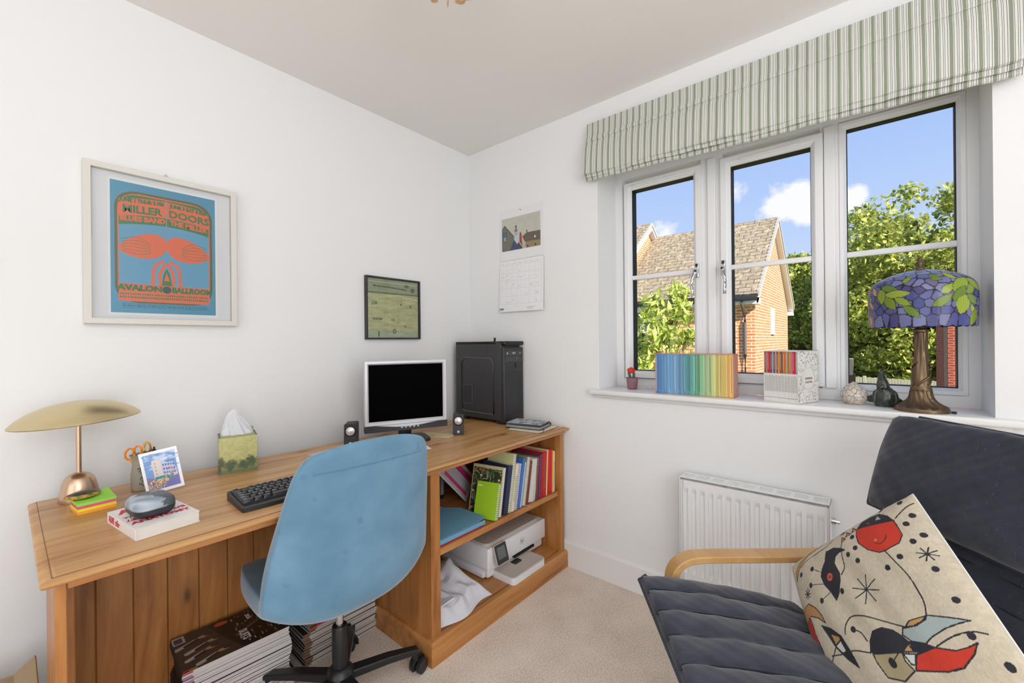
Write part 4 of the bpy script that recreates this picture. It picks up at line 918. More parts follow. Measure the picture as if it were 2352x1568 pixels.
for sx in (-1, 1):
    cv.poly([(.151 + sx * (.064 + .066 * math.cos(a)), .236 + .043 * math.sin(a) * (1 - .25 * math.cos(a)) - .012 * math.cos(a)) for a in np.linspace(0, 2 * PI, 44)], OG)
    for k in range(6): cv.line([(.151 + sx * .045, .214 + k * .006), (.151 + sx * .080, .206 + k * .012), (.151 + sx * .122, .214 + k * .008)], .0016, GN, smooth=True)
    cv.line([(.151 + sx * .012, .190), (.151 + sx * .035, .165), (.151 + sx * .040, .100)], .010, OG, smooth=True)
    cv.line([(.151 + sx * .004, .180), (.151 + sx * .020, .140), (.151 + sx * .016, .100)], .010, OG, smooth=True)
cv.rect(.1495, .285, .1525, .412, (150, 150, 150))
cv.poly([(.135, .100), (.167, .100), (.160, .145), (.151, .165), (.142, .145)], GN); cv.poly([(.143, .120), (.159, .120), (.151, .150)], OG)
cv.rect(.020, .072, .282, .102, OG); cv.rect(.020, .040, .282, .072, OG)
for k in range(40): cv.rect(.024 + k * .0064, .062, .028 + k * .0064, .069, GN); cv.rect(.023 + k * .0064, .051, .0275 + k * .0064, .058, GN)
for k in range(3):
    r = np.random.default_rng(k); x = .03
    while x < .27: l_ = r.random() * .012 + .003; cv.rect(x, .030 - k * .006, x + l_, .0315 - k * .006, (40, 66, 86)); x += l_ + .003
cv.ell(.151, .087, .013, .013, (52, 92, 88))
cv.mesh('print', frame_M((-PW / 2 - .001, -.0095, .040), (1, 0, 0), (0, 0, 1)), VGLOSS, pic)
bm = BMN(); box(bm, -PW / 2 - .008, PW / 2 + .005, -.0092, -.0082, .031, .040 + PH + .008); finish(bm, 'poster_paper', WHITE, pic, smooth=False)
bm = BMN(); text_into(bm, 'AVALON', .026, frame_M((-.075, -.0102, .127), (1, 0, 0), (0, 0, 1)), bold=.0018, squash=1.15); text_into(bm, 'BALLROOM', .026, frame_M((.075, -.0102, .127), (1, 0, 0), (0, 0, 1)), bold=.0018, squash=.9)
for tx_, s_, x_, z_, q_ in (('JUNE 1 THUR 2 FRI', .017, -.068, .435, .85), ('JUNE 3 SAT 4 SUN', .017, .068, .435, .85), ('MILLER', .036, -.068, .404, .95), ('DOORS', .036, .068, .404, 1.0)): text_into(bm, tx_, s_, frame_M((x_, -.0102, z_ - .002), (1, 0, -.06 if x_ > 0 else .06), (0, 0, 1)), bold=.0012, squash=q_)
finish(bm, 'venue_lettering', mat('print_green', S(*GN), .5), pic, smooth=False)
bm = BMN()
for tx_, s_, x_, z_, q_ in (('BLUES BAND', .024, -.066, .370, .9), ('THE MILLER', .024, .066, .370, .9)): text_into(bm, tx_, s_, frame_M((x_, -.0102, z_), (1, 0, -.08 if x_ > 0 else .08), (0, 0, 1)), bold=.0012, squash=q_)
finish(bm, 'band_lettering', mat('print_orange', S(*OG), .5), pic, smooth=False)
bm = BMN(); tube(bm, [(-.025, -.008, .532), (0, -.004, .548), (.025, -.008, .532)], .0008, 5); lathe(bm, [(.003, 0), (.003, .006)], 8, (0, -.004, .545)); finish(bm, 'hanging_wire', CHROME, pic)

pic = picture('framed_print', 'small black framed green map print above the monitor', 'picture', -.584, 1.218, .340, .328, .022, .0085, mat('frame_black', S(48, 44, 46), .4), mat('mount_dark', S(60, 62, 54), .8))
PW, PH = .322, .310; cv = Canvas(PW, PH, .0011, (186, 188, 140)); cv.noise(.16, 10, 4, (.5, 3)); cv.noise(.14, 30, 5, (.4, 3)); cv.noise(.08, 90, 6)
cv.paint(cv.Y > .24, (110, 130, 116), .55); cv.paint(cv.Y < .04, (140, 172, 160), .45); cv.rect(0, .232, PW, .240, (70, 80, 70), .8); cv.rect(.0, .292, PW, .295, (220, 224, 214), .6)
DKG = (58, 66, 54)
cv.line([(.04, .272), (.15, .268), (.24, .262)], .006, DKG, .8); cv.poly([(.03, .272), (.05, .277), (.05, .267)], DKG); cv.ell(.245, .283, .016, .009, DKG, .6); cv.ell(.285, .262, .015, .012, DKG, .7)
cv.line([(.21, .222), (.21, .188), (.315, .180), (.318, .222), (.21, .228)], .0018, DKG, .7); cv.line([(.215, .206), (.26, .21), (.315, .20)], .0014, DKG, .7); cv.line([(.20, .18), (.22, .174), (.27, .18), (.31, .17)], .0016, DKG, .7); cv.ell(.208, .180, .007, .005, DKG, .8); cv.ell(.27, .172, .007, .005, DKG, .8)
r = np.random.default_rng(12)
for k in range(16): x, y = r.random() * .30, .05 + r.random() * .16; cv.line([(x, y), (x + .03, y + r.normal() * .006), (x + .07, y + r.normal() * .008)], .0009, DKG, .5, smooth=True)
cv.line([(.19, .22), (.192, .07)], .0010, DKG, .6); cv.line([(.10, .012), (.13, .03), (.145, .06), (.18, .068), (.22, .062)], .0012, DKG, .6, smooth=True)
cv.ell(.165, .034, .012, .014, DKG, .8); cv.ell(.165, .034, .007, .009, (150, 160, 112), .8); cv.rect(.065, .006, .073, .034, DKG, .8)
cv.mesh('print', frame_M((-PW / 2, -.0095, .009), (1, 0, 0), (0, 0, 1)), VGLOSS, pic)
bm = BMN()
for tx, s_, x, z in (('GB', .026, -.118, .190), ('GB.', .017, -.005, .105), ('Nashville', .016, -.100, .108), ('NR.', .013, .075, .070)): text_into(bm, tx, s_, frame_M((x, -.0101, z), (1, 0, 0), (.12, 0, 1)), bold=.0001)
finish(bm, 'handwriting', mat('ink', S(60, 66, 54), .7), pic, smooth=False)

cal = thing('wall_calendar', 'white wall calendar with a rooftops picture hanging beside the window', 'calendar', (0, -.428, 1.376))
# upper leaf
CW = .318; cv = Canvas(.286, .194, .0010, (196, 194, 182)); cv.noise(.05, 8, 3)
cv.poly([(0, 0), (0, .125), (.022, .150), (.13, .045), (.165, 0)], (116, 118, 104)); cv.poly([(.06, 0), (.10, .07), (.165, 0)], (72, 82, 108)); cv.line([(-.002, .128), (.022, .152), (.165, .004)], .005, (86, 82, 74))
cv.rect(.008, .060, .040, .112, (84, 84, 78)); cv.rect(.012, .086, .036, .108, (86, 104, 160)); cv.rect(.014, .062, .034, .084, (150, 160, 166))
cv.poly([(.155, .070), (.19, .088), (.29, .086), (.29, .034), (.175, .036)], (106, 94, 86)); cv.poly([(.175, 0), (.18, .036), (.29, .034), (.29, 0)], (150, 134, 104)); cv.rect(.19, .004, .20, .014, (70, 64, 60)); cv.rect(.245, .006, .256, .016, (70, 64, 60))
cv.rect(.186, .082, .194, .104, (110, 90, 80)); cv.poly([(.236, .05), (.244, .07), (.252, .05)], (70, 60, 56)); cv.rect(.242, .05, .252, .062, (226, 226, 224))
cv.poly([(.094, .060), (.096, .084), (.128, .086), (.132, .048), (.118, .03)], (188, 198, 210)); cv.rect(.100, .084, .118, .112, (164, 170, 190)); cv.rect(.096, .108, .122, .113, (96, 96, 104)); cv.poly([(.102, .113), (.106, .136), (.113, .136), (.117, .113)], (120, 122, 130)); cv.line([(.1095, .134), (.1095, .165)], .0014, (90, 90, 92)); cv.ell(.1095, .136, .007, .006, (84, 82, 84))
cv.poly([(.134, .03), (.136, .094), (.144, .098), (.150, .09), (.158, .012)], (158, 78, 56)); cv.poly([(.158, .0), (.164, .05), (.186, 0)], (186, 180, 160)); cv.line([(.13, .045), (.165, 0)], .004, (210, 206, 196))
up = BMN(); box(up, -.005, -.001, -.157, .157, .305, .608); 
tp = finish(up, 'picture_leaf', WHITE, cal, smooth=False)
cv.mesh('printed_picture', frame_M((-.0056, .143, .362), (0, -1, 0), (0, 0, 1)), VCOL, cal)
# lower leaf, curling slightly away from the wall towards the bottom
def caly(u, v):  # u 0..1 across, v 0..1 up
    return Vector((-.004 - .010 * (1 - v) ** 1.5 - .004 * math.sin(PI * u) * (1 - v), .163 - .326 * u, .304 * v))
cv = Canvas(.326, .304, .0010, (240, 240, 242))
for k in range(8): cv.rect(.012 + k * .0425, .045, .0126 + k * .0425, .290, (206, 206, 210))
for k in range(6): cv.rect(.012, .045 + k * .046, .310, .0457 + k * .046, (206, 206, 210))
r = np.random.default_rng(8)
for _ in range(38): x, y = .018 + .0425 * r.integers(0, 7), .05 + .046 * r.integers(0, 5) + r.random() * .02; cv.rect(x, y, x + .006 + r.random() * .02, y + .0012, (170, 170, 176))
for k in range(7): cv.rect(.02 + k * .0425, .283, .036 + k * .0425, .2845, (176, 176, 180))
for x, y in ((.06, .215), (.058, .175), (.018, .13)): cv.ell(x, y, .0022, .0022, (110, 84, 92))
for k in range(3): cv.rect(.215, .022 - k * .006, .27 - k * .01, .0235 - k * .006, (176, 176, 180))
V = []; Fc = []; n1, n2 = cv.W + 1, cv.H + 1
for j in range(n2):
    for i in range(n1): V.append(caly(i / cv.W, j / cv.H))
for j in range(cv.H):
    for i in range(cv.W): a = j * n1 + i; Fc.append((a, a + 1, a + 1 + n1, a + n1))
rawmesh('month_leaf', np.array([tuple(v) for v in V]), Fc, VCOL, cal, cols=np.clip(cv.c.reshape(-1, 3), 0, 1), smooth=False)
for k in range(3):
    bm = BMN(); g = [[bm.verts.new(caly(i / 6, j / 10) + Vector((.0011 * (k + 1), 0, -.0006 * k))) for i in range(7)] for j in range(11)]
    for j in range(10):
        for i in range(6): bm.faces.new((g[j][i], g[j][i + 1], g[j + 1][i + 1], g[j + 1][i]))
    finish(bm, 'spare_leaf', WHITE, cal)
bm = BMN(); text_into(bm, 'JUNE', .0165, frame_M((-.0150 - .003, .140, .016), (0, -1, 0), (-.03, 0, 1)), bold=.0003, squash=.85); finish(bm, 'month_name', mat('print_dark', S(70, 72, 80), .7), cal, smooth=False)
bm = BMN()
for z in (.590,): lathe(bm, [(.003, 0), (.002, .004)], 10, (0, 0, 0))
for v in bm.verts: v.co = Vector((-.006 - v.co.z, v.co.x, .590 + v.co.y))
finish(bm, 'pin', mat('pin_brown', S(90, 70, 60), .5), cal)

# ================================================================== BOOKS ON THE SHELF
def book(label, x1, th_, hgt, lean, col, dep=.16, yf=-.690, name='book', spiral=None, spine=None, hard=True, pat=None):
    """stands on the shelf, spine (or page edge) towards the room; pivot at its lower right corner"""
    b_ = thing(name, label, name.replace('_', ' ').split(' ')[-1], (x1, yf, .4022), 0, 'books on the upper shelf'); b_.rotation_euler = (0, math.radians(lean), 0)
    cm = mat('cloth_%d_%d_%d' % col, S(*col), .5)
    bm = BMN(); box(bm, -th_ + .0012, -.0012, .003, dep - .002, .001, hgt - .003); finish(bm, 'pages', PAGE, b_, smooth=False)
    bm = BMN(); box(bm, -th_, -th_ + .0014, 0, dep, 0, hgt, .0004, 1); box(bm, -.0014, 0, 0, dep, 0, hgt, .0004, 1)
    if not spiral: box(bm, -th_, 0, -.001, .0014, 0, hgt, .0006, 2)
    cvm = finish(bm, 'cover', cm, b_)
    if spiral:
        bm = BMN(); nn_ = int(hgt / .0085)
        for k in range(1, nn_):
            tube(bm, [(-th_ / 2 + (th_ / 2 + .001) * math.cos(a), .002 + .0048 * math.sin(a), k * hgt / nn_) for a in np.linspace(0, 2 * PI, 11)[:-1]], .0009, 4, closed=True)
        finish(bm, 'spiral_binding', mat('wire_%d_%d_%d' % spiral, S(*spiral), .4), b_)
    if spine:
        bm = BMN(); box(bm, -th_ * .8, -th_ * .2, -.0016, -.0008, hgt * .2, hgt * .75); finish(bm, 'spine_panel', mat('sp_%d_%d_%d' % spine, S(*spine), .5), b_, smooth=False)
    return b_
book('thin white patterned booklet at the far right of the shelf', -.064, .011, .214, 1.5, (226, 222, 214), spine=(190, 190, 190))
book('thin yellow booklet next to the white booklet at the right end of the shelf', -.077, .010, .218, 2, (240, 206, 70))
book('narrow coral red notebook left of the yellow booklet', -.0885, .008, .226, 2, (232, 70, 70))
book('thick bright red hardback, the rightmost of the wide red books', -.098, .030, .228, 2.2, (222, 30, 36))
book('pale yellow green notebook standing between the red books', -.1335, .011, .232, 3.4, (214, 216, 150), dep=.2)
book('wide dark red hardback with a gilt spine left of the pale notebook', -.1465, .030, .226, 4, (196, 32, 34), spine=(176, 60, 40), dep=.18)
book('slim crimson hardback left of the gilt red hardback', -.180, .014, .224, 5, (178, 26, 40), dep=.22)
book('slim purple hardback between crimson and maroon books', -.197, .014, .219, 5.2, (98, 66, 108))
book('maroon hardback right of the green and white notebooks', -.216, .017, .216, 5.4, (138, 44, 56))
book('green backed notebook behind white spirals', -.2375, .014, .214, 10, (92, 160, 106), spiral=(214, 224, 214))
book('white spiral notebook with fine green edge', -.2545, .034, .211, 11, (228, 228, 222), spiral=(216, 226, 214))
book('thin dark red notebook left of the white spiral notebook', -.2975, .016, .210, 11, (122, 52, 48))
book('tan spiral notebook beside the thin dark red one', -.316, .026, .232, 12, (172, 152, 116), spiral=(206, 196, 170))
book('pale blue spiral notebook', -.346, .012, .214, 12, (150, 184, 214), spiral=(190, 210, 226))
book('bright blue folder style book', -.360, .019, .233, 12, (58, 116, 196))
book('white notebook with a purple spiral binding', -.382, .017, .214, 11, (226, 222, 228), spiral=(110, 74, 140))
book('cream book with a grey leaf printed on its spine', -.404, .018, .218, 11, (228, 222, 200), spine=(190, 192, 160))
book('tall pale yellow spiral book', -.424, .023, .268, 10, (220, 220, 160), spiral=(150, 150, 110))
book('navy blue hardback right of the flowery notebook', -.4495, .030, .222, 11, (34, 46, 78))
book('tall black spotted album standing behind the leaning books', -.330, .034, .262, 10.5, (48, 46, 44), dep=.12, yf=-.50)
book('brown striped album standing behind the tan spiral notebook', -.2400, .034, .262, 8, (112, 92, 66), dep=.14, yf=-.515)
# flowery notebook, cover turned towards the room
fl = thing('flowery_notebook', 'notebook with a dark green leafy floral cover behind the lime notebook', 'notebook', (-.4925, -.688, .4022), math.radians(4)); fl.rotation_euler = (0, math.radians(13), math.radians(10)); fl['group'] = 'books on the upper shelf'
cv = Canvas(.165, .218, .0011, (52, 56, 38)); r = np.random.default_rng(31)
for _ in range(120):
    x, y, a = r.random() * .165, r.random() * .218, r.random() * PI; l_ = .006 + r.random() * .010
    cv.line([(x - l_ * math.cos(a), y - l_ * math.sin(a)), (x, y), (x + l_ * math.cos(a + .5), y + l_ * math.sin(a + .5))], .004, [(128, 150, 92), (92, 118, 70), (164, 172, 118)][r.integers(0, 3)])
for _ in range(26): cv.ell(r.random() * .165, r.random() * .218, .005, .005, [(222, 166, 146), (196, 96, 66), (230, 214, 190)][r.integers(0, 3)])
for x0_, x1_, y0_, y1_ in ((0, .004, 0, .218), (.161, .165, 0, .218), (0, .165, .205, .218)): cv.rect(x0_, y0_, x1_, y1_, (206, 190, 150))
bm = BMN(); box(bm, -.020, -.001, .002, .163, .001, .216); finish(bm, 'pages', PAGE, fl, smooth=False)
bm = BMN(); box(bm, -.022, -.020, 0, .165, 0, .218); box(bm, -.001, .001, 0, .165, 0, .218); finish(bm, 'cover', mat('cover_tan', S(206, 190, 150), .5), fl, smooth=False)
cv.mesh('printed_cover', frame_M((-.0224, .165, 0), (0, -1, 0), (0, 0, 1)), VCOL, fl)
lm = thing('lime_notebook', 'small lime green spiral notebook leaning at the left of the books', 'notebook', (-.530, -.700, .4022)); lm.rotation_euler = (0, math.radians(16), math.radians(14)); lm['group'] = 'books on the upper shelf'
bm = BMN(); box(bm, -.018, -.001, .006, .112, .001, .156); finish(bm, 'pages', mat('white_edges', S(232, 232, 228), .85, bump=.3, bscale=600), lm, smooth=False)
bm = BMN(); box(bm, -.020, -.018, 0, .114, 0, .158, .0006, 1); box(bm, -.001, .001, 0, .114, 0, .158, .0006, 1); finish(bm, 'cover', mat('lime', S(158, 200, 40), .45), lm)
bm = BMN()
for k in range(1, 17): tube(bm, [(-.0095 + .0115 * math.cos(a), .0015 + .0065 * math.sin(a), k * .0092) for a in np.linspace(0, 2 * PI, 11)[:-1]], .0013, 4, closed=True)
finish(bm, 'spiral_binding', mat('white_plastic', S(232, 234, 232), .4), lm)
bm = BMN(); box(bm, -.0206, -.0198, .085, .108, .136, .144); finish(bm, 'label_patch', mat('lime_pale', S(206, 226, 150), .5), lm, smooth=False)

# magazine leaning with pink panels, blue folder stack, dark discs rack
mg = thing('newsletter', 'grey printed newsletter with two pink bands propped at the back of the shelf', 'newsletter', (-.469, -.440, .4050))
Mg = frame_M((0, 0, 0), (.66, .30, .69), (-.70, -.03, .715)) @ Matrix.Translation((0, 0, 0))
cv = Canvas(.145, .262, .0011, (206, 202, 204)); r = np.random.default_rng(3)
for x in np.arange(.008, .14, .0045):
    y = .012
    while y < .245: l_ = r.random() * .012 + .003; cv.rect(x, y, x + .0022, min(y + l_, .25), (128, 126, 130), .8); y += l_ + .002
cv.rect(.022, .020, .040, .225, (204, 66, 122)); cv.rect(.094, .0, .126, .262, (206, 50, 116))
cv.mesh('printed_page', Mg, VCOL, mg); bm = BMN(); prism(bm, [(0, 0), (.145, 0), (.145, .262), (0, .262)], -.0025, Mg @ Matrix.Translation((0, 0, -.0004))); bmesh.ops.recalc_face_normals(bm, faces=bm.faces); finish(bm, 'pages', WHITE, mg, smooth=False)
fo = thing('document_folder', 'blue card folder of papers lying open edged at the left of the upper shelf', 'folder', (-.725, -.535, .4022))
BLU = mat('folder_blue', S(112, 166, 196), .7)
bm = BMN(); prism(bm, [(-.145, -.150), (.10, -.150), (.150, -.137), (.155, .03), (-.02, .21), (-.145, .21)], .0015, z0=.021)
for v in bm.verts: v.co.z += .006 * math.sin((v.co.x + .15) * 9)
finish(bm, 'folder_cover', BLU, fo, smooth=False)
bm = BMN(); r = np.random.default_rng(1)
for k in range(7): j = r.normal() * .005; box(bm, -.142 + j, .128 - k * .004 + j, -.152 + abs(j), .15, .003 + k * .0025, .0048 + k * .0025)
finish(bm, 'papers', WHITE, fo, smooth=False)
bm = BMN(); box(bm, -.145, .118, -.158, .16, 0, .003); finish(bm, 'red_folder', mat('folder_red', S(176, 42, 44), .6), fo, smooth=False)
bm = BMN(); box(bm, -.146, .13, -.1525, -.150, .004, .022); finish(bm, 'blue_lining', BLU, fo, smooth=False)
dk = []
for k in range(9):
    x = -.80 + k * .035
    q = thing('disc_case', 'dark disc case, %s from the left in the row at the back of the shelf' % ['first', 'second', 'third', 'fourth', 'fifth', 'sixth', 'seventh', 'eighth', 'ninth'][k], 'disc case', (x, -.30, .4022), 0, 'dark disc cases at the back of the shelf')
    bm = BMN(); box(bm, 0, .028, 0, .135, 0, .15 + .012 * (k % 3), .001, 1); finish(bm, 'case', mat('disc_dark', S(34, 32, 32), .35), q)
    bm = BMN(); box(bm, .004, .024, -.0008, 0, .02, .12); finish(bm, 'spine_label', mat('disc_lab%d' % (k % 3), S(*[(120, 106, 84), (60, 62, 66), (150, 150, 150)][k % 3]), .5), q, smooth=False)
rb = thing('ribbon', 'grey ribbon end hanging over the shelf edge at the right', 'ribbon', (-.10, -.70, .4045)); bm = BMN(); tube(bm, bez([(-.03, .02, 0), (-.005, -.006, .0005), (.025, .0, .0005), (.048, .012, .0)], 5), 1, rect=(.005, .001)); finish(bm, 'band', mat('ribbon_grey', S(120, 108, 112), .7), rb)
rb = thing('bookmark', 'pale pink bookmark end poking over the shelf edge', 'bookmark', (-.31, -.70, .4045)); bm = BMN(); tube(bm, [(-.01, .02, 0), (.0, -.004, .0), (.012, -.010, -.012)], 1, rect=(.006, .001)); finish(bm, 'band', mat('ribbon_pink', S(222, 196, 184), .7), rb)

# ================================================================== PRINTER
PWm = mat('printer_white', S(232, 232, 235), .4); PBg = mat('printer_beige', S(196, 186, 176), .45)
pr = thing('printer', 'white printer with a beige lid and tilted touch screen on the bottom shelf', 'printer', (-.280, -.620, .0882))
X0, X1 = -.228, .226
bm = BMN(); box(bm, X0 + .012, X1 - .012, .014, .315, .006, .052, .008, 3); box(bm, X0, X1, .035, .33, .004, .034, .006, 2); finish(bm, 'lower_body', PWm, pr)
bm = BMN(); box(bm, X0, X1, 0, .34, .050, .150, .007, 3); finish(bm, 'upper_body', PWm, pr)
bm = BMN(); prism(bm, rrect(X0 + .012, X1 - .03, .022, .325, .028, 6), .012, z0=.150); finish(bm, 'scanner_lid', PBg, pr)
bm = BMN(); box(bm, X0 + .19, X1 - .105, -.002, .02, .038, .049); finish(bm, 'paper_slot', DARK, pr)
bm = BMN(); prism(bm, rrect(X0 + .050, X0 + .300, -.112, .03, .020, 6), .030, z0=.0); finish(bm, 'paper_tray', PWm, pr)
bm = BMN(); prism(bm, rrect(X0 + .052, X0 + .298, -.109, .03, .018, 6), .005, z0=.030); finish(bm, 'tray_lid', PBg, pr)
bm = BMN(); box(bm, X0 + .15, X0 + .20, -.040, -.008, .0345, .0362, .004, 2); finish(bm, 'tray_grip', BLACK, pr)
sc_ = frame_M((X0 + .070, -.010, .112), (1, .0, 0), (0, .30, 1))
bm = BMN(); prism(bm, rrect(-.042, .042, -.047, .047, .008, 5), .012, sc_); bmesh.ops.recalc_face_normals(bm, faces=bm.faces); ts = finish(bm, 'touch_screen', PBg, pr)
bm = BMN(); prism(bm, rrect(-.039, .039, -.043, .043, .006, 5), .0012, sc_ @ Matrix.Translation((0, 0, .012))); bmesh.ops.recalc_face_normals(bm, faces=bm.faces); finish(bm, 'screen_glass', mat('glass_dark', S(46, 46, 50), .15), ts)
bm = BMN(); prism(bm, rrect(-.027, .027, -.022, .030, .002, 3), .0006, sc_ @ Matrix.Translation((0, 0, .0133))); bmesh.ops.recalc_face_normals(bm, faces=bm.faces); finish(bm, 'display', mat('display_grey', S(100, 104, 106), .2), ts)
bm = BMN(); tube(bm, [(X0 + .250 + .0155 * math.cos(a), -.0012, .103 + .0155 * math.sin(a)) for a in np.linspace(0, 2 * PI, 33)[:-1]], .0007, 4, closed=True); text_into(bm, 'hp', .024, frame_M((X0 + .250, -.0010, .104), (1, 0, 0), (.12, 0, 1)), bold=.0002); finish(bm, 'maker_badge', mat('badge_grey', S(160, 156, 150), .3, .6), pr, smooth=False)

# crumpled white paper bag
V = []; Fc = []; nx_, ny_ = 46, 40; r = np.random.default_rng(17)
g1 = r.random((12, 12))
def gn(u, v, g):
    a, b_ = u * (g.shape[1] - 1.001), v * (g.shape[0] - 1.001); i, j = int(a), int(b_); fu, fv = a - i, b_ - j
    return (g[j, i] * (1 - fu) + g[j, i + 1] * fu) * (1 - fv) + (g[j + 1, i] * (1 - fu) + g[j + 1, i + 1] * fu) * fv
for j in range(ny_ + 1):
    for i in range(nx_ + 1):
        u, v = i / nx_, j / ny_; x = -.868 + .300 * u + .012 * math.sin(v * 9); y = -.706 + .33 * v + .016 * math.sin(u * 7 + 2) * (1 - v) - .0 * u
        edge = min(1, min(u + .3, 1 - u, v, 1 - v) * 7 + .02); z = .002 + edge * (.020 + .060 * v * (1 - .5 * u) + .030 * gn(u, v, g1) + .055 * math.exp(-((u - .80) / .16) ** 2 - ((v - .55) / .28) ** 2))
        V.append((x + .745, y + .55, z))
for j in range(ny_):
    for i in range(nx_): a = j * (nx_ + 1) + i; Fc.append((a, a + 1, a + nx_ + 2, a + nx_ + 1))
pb = thing('paper_bag', 'crumpled white paper packet beside the printer on the bottom shelf', 'paper', (-.745, -.55, .0882)); rawmesh('crumpled_sheet', V, Fc, mat('bag_white', S(230, 230, 238), .8, transl=.1), pb, angle=18)
ph_ = thing('paper_ream', 'flat stack of white paper sheets on top of the crumpled packet', 'paper', (-.800, -.560, .128)); bm = BMN(); prism(bm, [(-.070, -.105), (.050, -.095), (.075, .08), (-.070, .15)], .006, Matrix.Rotation(-.13, 4, 'X')); finish(bm, 'sheets', mat('ream_white', S(224, 224, 236), .8), ph_, smooth=False)

# ================================================================== MAGAZINES
MW = mat('magazine_spine', S(206, 200, 198), .5); MD = mat('magazine_cover', S(50, 40, 38), .35); MP = mat('magazine_pages', S(196, 190, 184), .8); MR = mat('magazine_red', S(176, 44, 46), .5); MB_ = mat('magazine_blue', S(110, 134, 178), .5); MK = mat('magazine_pink', S(206, 40, 96), .4)
def magmesh(th_, spine, accent):
    L_, D_m = .297, .212; bm = BMN()
    box(bm, -L_ / 2 + .001, L_ / 2 - .001, -D_m / 2 + .001, D_m / 2 - .002, .0004, th_ - .0007, mi=2); box(bm, -L_ / 2, L_ / 2, -D_m / 2, D_m / 2, th_ - .0003, th_, mi=1); box(bm, -L_ / 2, L_ / 2, -D_m / 2, D_m / 2, 0, .0004, mi=1)
    box(bm, -L_ / 2, L_ / 2, -D_m / 2 - .0006, -D_m / 2 + .001, .0003, th_ - .0003, mi=0)
    box(bm, -L_ / 2, -L_ / 2 + .026, -D_m / 2 - .0010, -D_m / 2, .0006, th_ - .0012, mi=3)
    me = bpy.data.meshes.new('magazine'); bm.to_mesh(me); bm.free()
    for m in (spine, MD, MP, accent): me.materials.append(m)
    return me
meshesA = [magmesh(.0062, MW, a) for a in (MR, MB_, MW)]
ORD = ['topmost', 'second', 'third', 'fourth', 'fifth', 'sixth', 'seventh', 'eighth', 'ninth', 'tenth', 'eleventh', 'twelfth', 'thirteenth', 'fourteenth', 'fifteenth', 'sixteenth', 'seventeenth', 'eighteenth', 'nineteenth', 'twentieth'] + [t_ + u_ for t_, z_ in (('twenty ', 'thirtieth'), ('thirty ', 'fortieth'), ('forty ', 'fiftieth')) for u_ in ('first', 'second', 'third', 'fourth', 'fifth', 'sixth', 'seventh', 'eighth', 'ninth', '#')]
ORD = [q.replace('twenty #', 'thirtieth').replace('thirty #', 'fortieth').replace('forty #', 'fiftieth') for q in ORD]
r = np.random.default_rng(2); NA = 34
for k in range(NA):
    i = NA - 1 - k; o_ = bpy.data.objects.new('magazine', meshesA[k % 3]); COL.objects.link(o_)
    o_.location = (-1.442 + .006 * math.sin(k * .35) + r.normal() * .0012 + (.012 if k < 9 else 0), -.304 + r.normal() * .0015 - .004 * math.sin(k * .2), k * .00645); o_.rotation_euler = (0, 0, math.radians(-3.5) + r.normal() * .004)
    tag(o_, ('white spined magazine, %s from the top of the left stack' % ORD[i]) if i else 'dark covered magazine lying on top of the left stack', 'magazine', 'magazines in the left stack under the desk')
    if i == 0:
        L_, D_m = .293, .208; cv = Canvas(L_, D_m, .0011, (38, 28, 26)); q = np.random.default_rng(6)
        cv.poly([(0, .0), (.16, 0), (.12, .12), (.10, .208), (0, .208)], (70, 62, 56))
        for (x, y, a, l_) in ((.055, .150, .12, .055), (.075, .108, .10, .050), (.065, .070, .14, .045), (.090, .030, .10, .048)):
            cv.line([(x - l_, y - a * l_ - .010), (x, y)], .016, (198, 188, 180)); cv.line([(x - l_ * .5, y - .012), (x + l_ * .3, y + .004)], .012, (44, 34, 34)); cv.ell(x + l_ * .45, y + .006, .017, .008, (196, 150, 124)); cv.ell(x + l_ * .68, y + .010, .012, .008, (64, 42, 30))
        cv.line([(.16, .08), (.23, .12)], .012, (96, 92, 80)); cv.ell(.135, .188, .020, .012, (206, 92, 40)); cv.rect(0, .165, .032, .208, (190, 188, 190)); cv.rect(.004, .170, .026, .200, (70, 74, 100))
        for _ in range(60): x, y = .155 + q.random() * .12, q.random() * .2; cv.rect(x, y, x + .0035, y + .006 + q.random() * .012, [(150, 130, 92), (150, 60, 70), (190, 184, 176)][q.integers(0, 3)], .8)
        cv.rect(0, 0, .016, .012, (190, 50, 60)); cv.rect(.016, 0, .036, .008, (200, 150, 50))
        tcv = cv.mesh('printed_cover', Matrix.Translation((-L_ / 2, -D_m / 2, .0065)), VGLOSS, o_)
        bm = BMN(); text_into(bm, 'SUITS', .034, Matrix.Translation((.030, -.038, .0067)) @ Matrix.Rotation(-PI / 2, 4, 'Z'), bold=.0004, squash=.75); finish(bm, 'cover_title', WHITE, o_, smooth=False); bm = BMN(); text_into(bm, '2025', .018, Matrix.Translation((.065, .060, .0067)) @ Matrix.Rotation(-PI / 2, 4, 'Z'), bold=.0003); finish(bm, 'cover_lettering', WHITE, o_, smooth=False)
meshesB = [magmesh(.0072, mat('magazine_spine_b', S(190, 182, 174), .5), mat('magazine_brown', S(120, 84, 66), .5)), magmesh(.0072, MK, MR)]
NB = 24
for k in range(NB):
    i = NB - 1 - k; pk = (i == 5); o_ = bpy.data.objects.new('magazine', meshesB[1 if pk else 0]); COL.objects.link(o_)
    o_.location = (-1.082 + .006 * math.sin(k * .8) + (.010 if k > 15 else 0), -.262 + .003 * math.sin(k * 1.7), k * .0075); o_.rotation_euler = (0, 0, math.radians(-1 + (2.5 if k > 15 else 0)) + r.normal() * .006)
    tag(o_, 'bright pink spined magazine near the top of the right stack' if pk else 'grey spined magazine, %s from the top of the right stack' % ORD[i], 'magazine', 'magazines in the right stack under the desk')

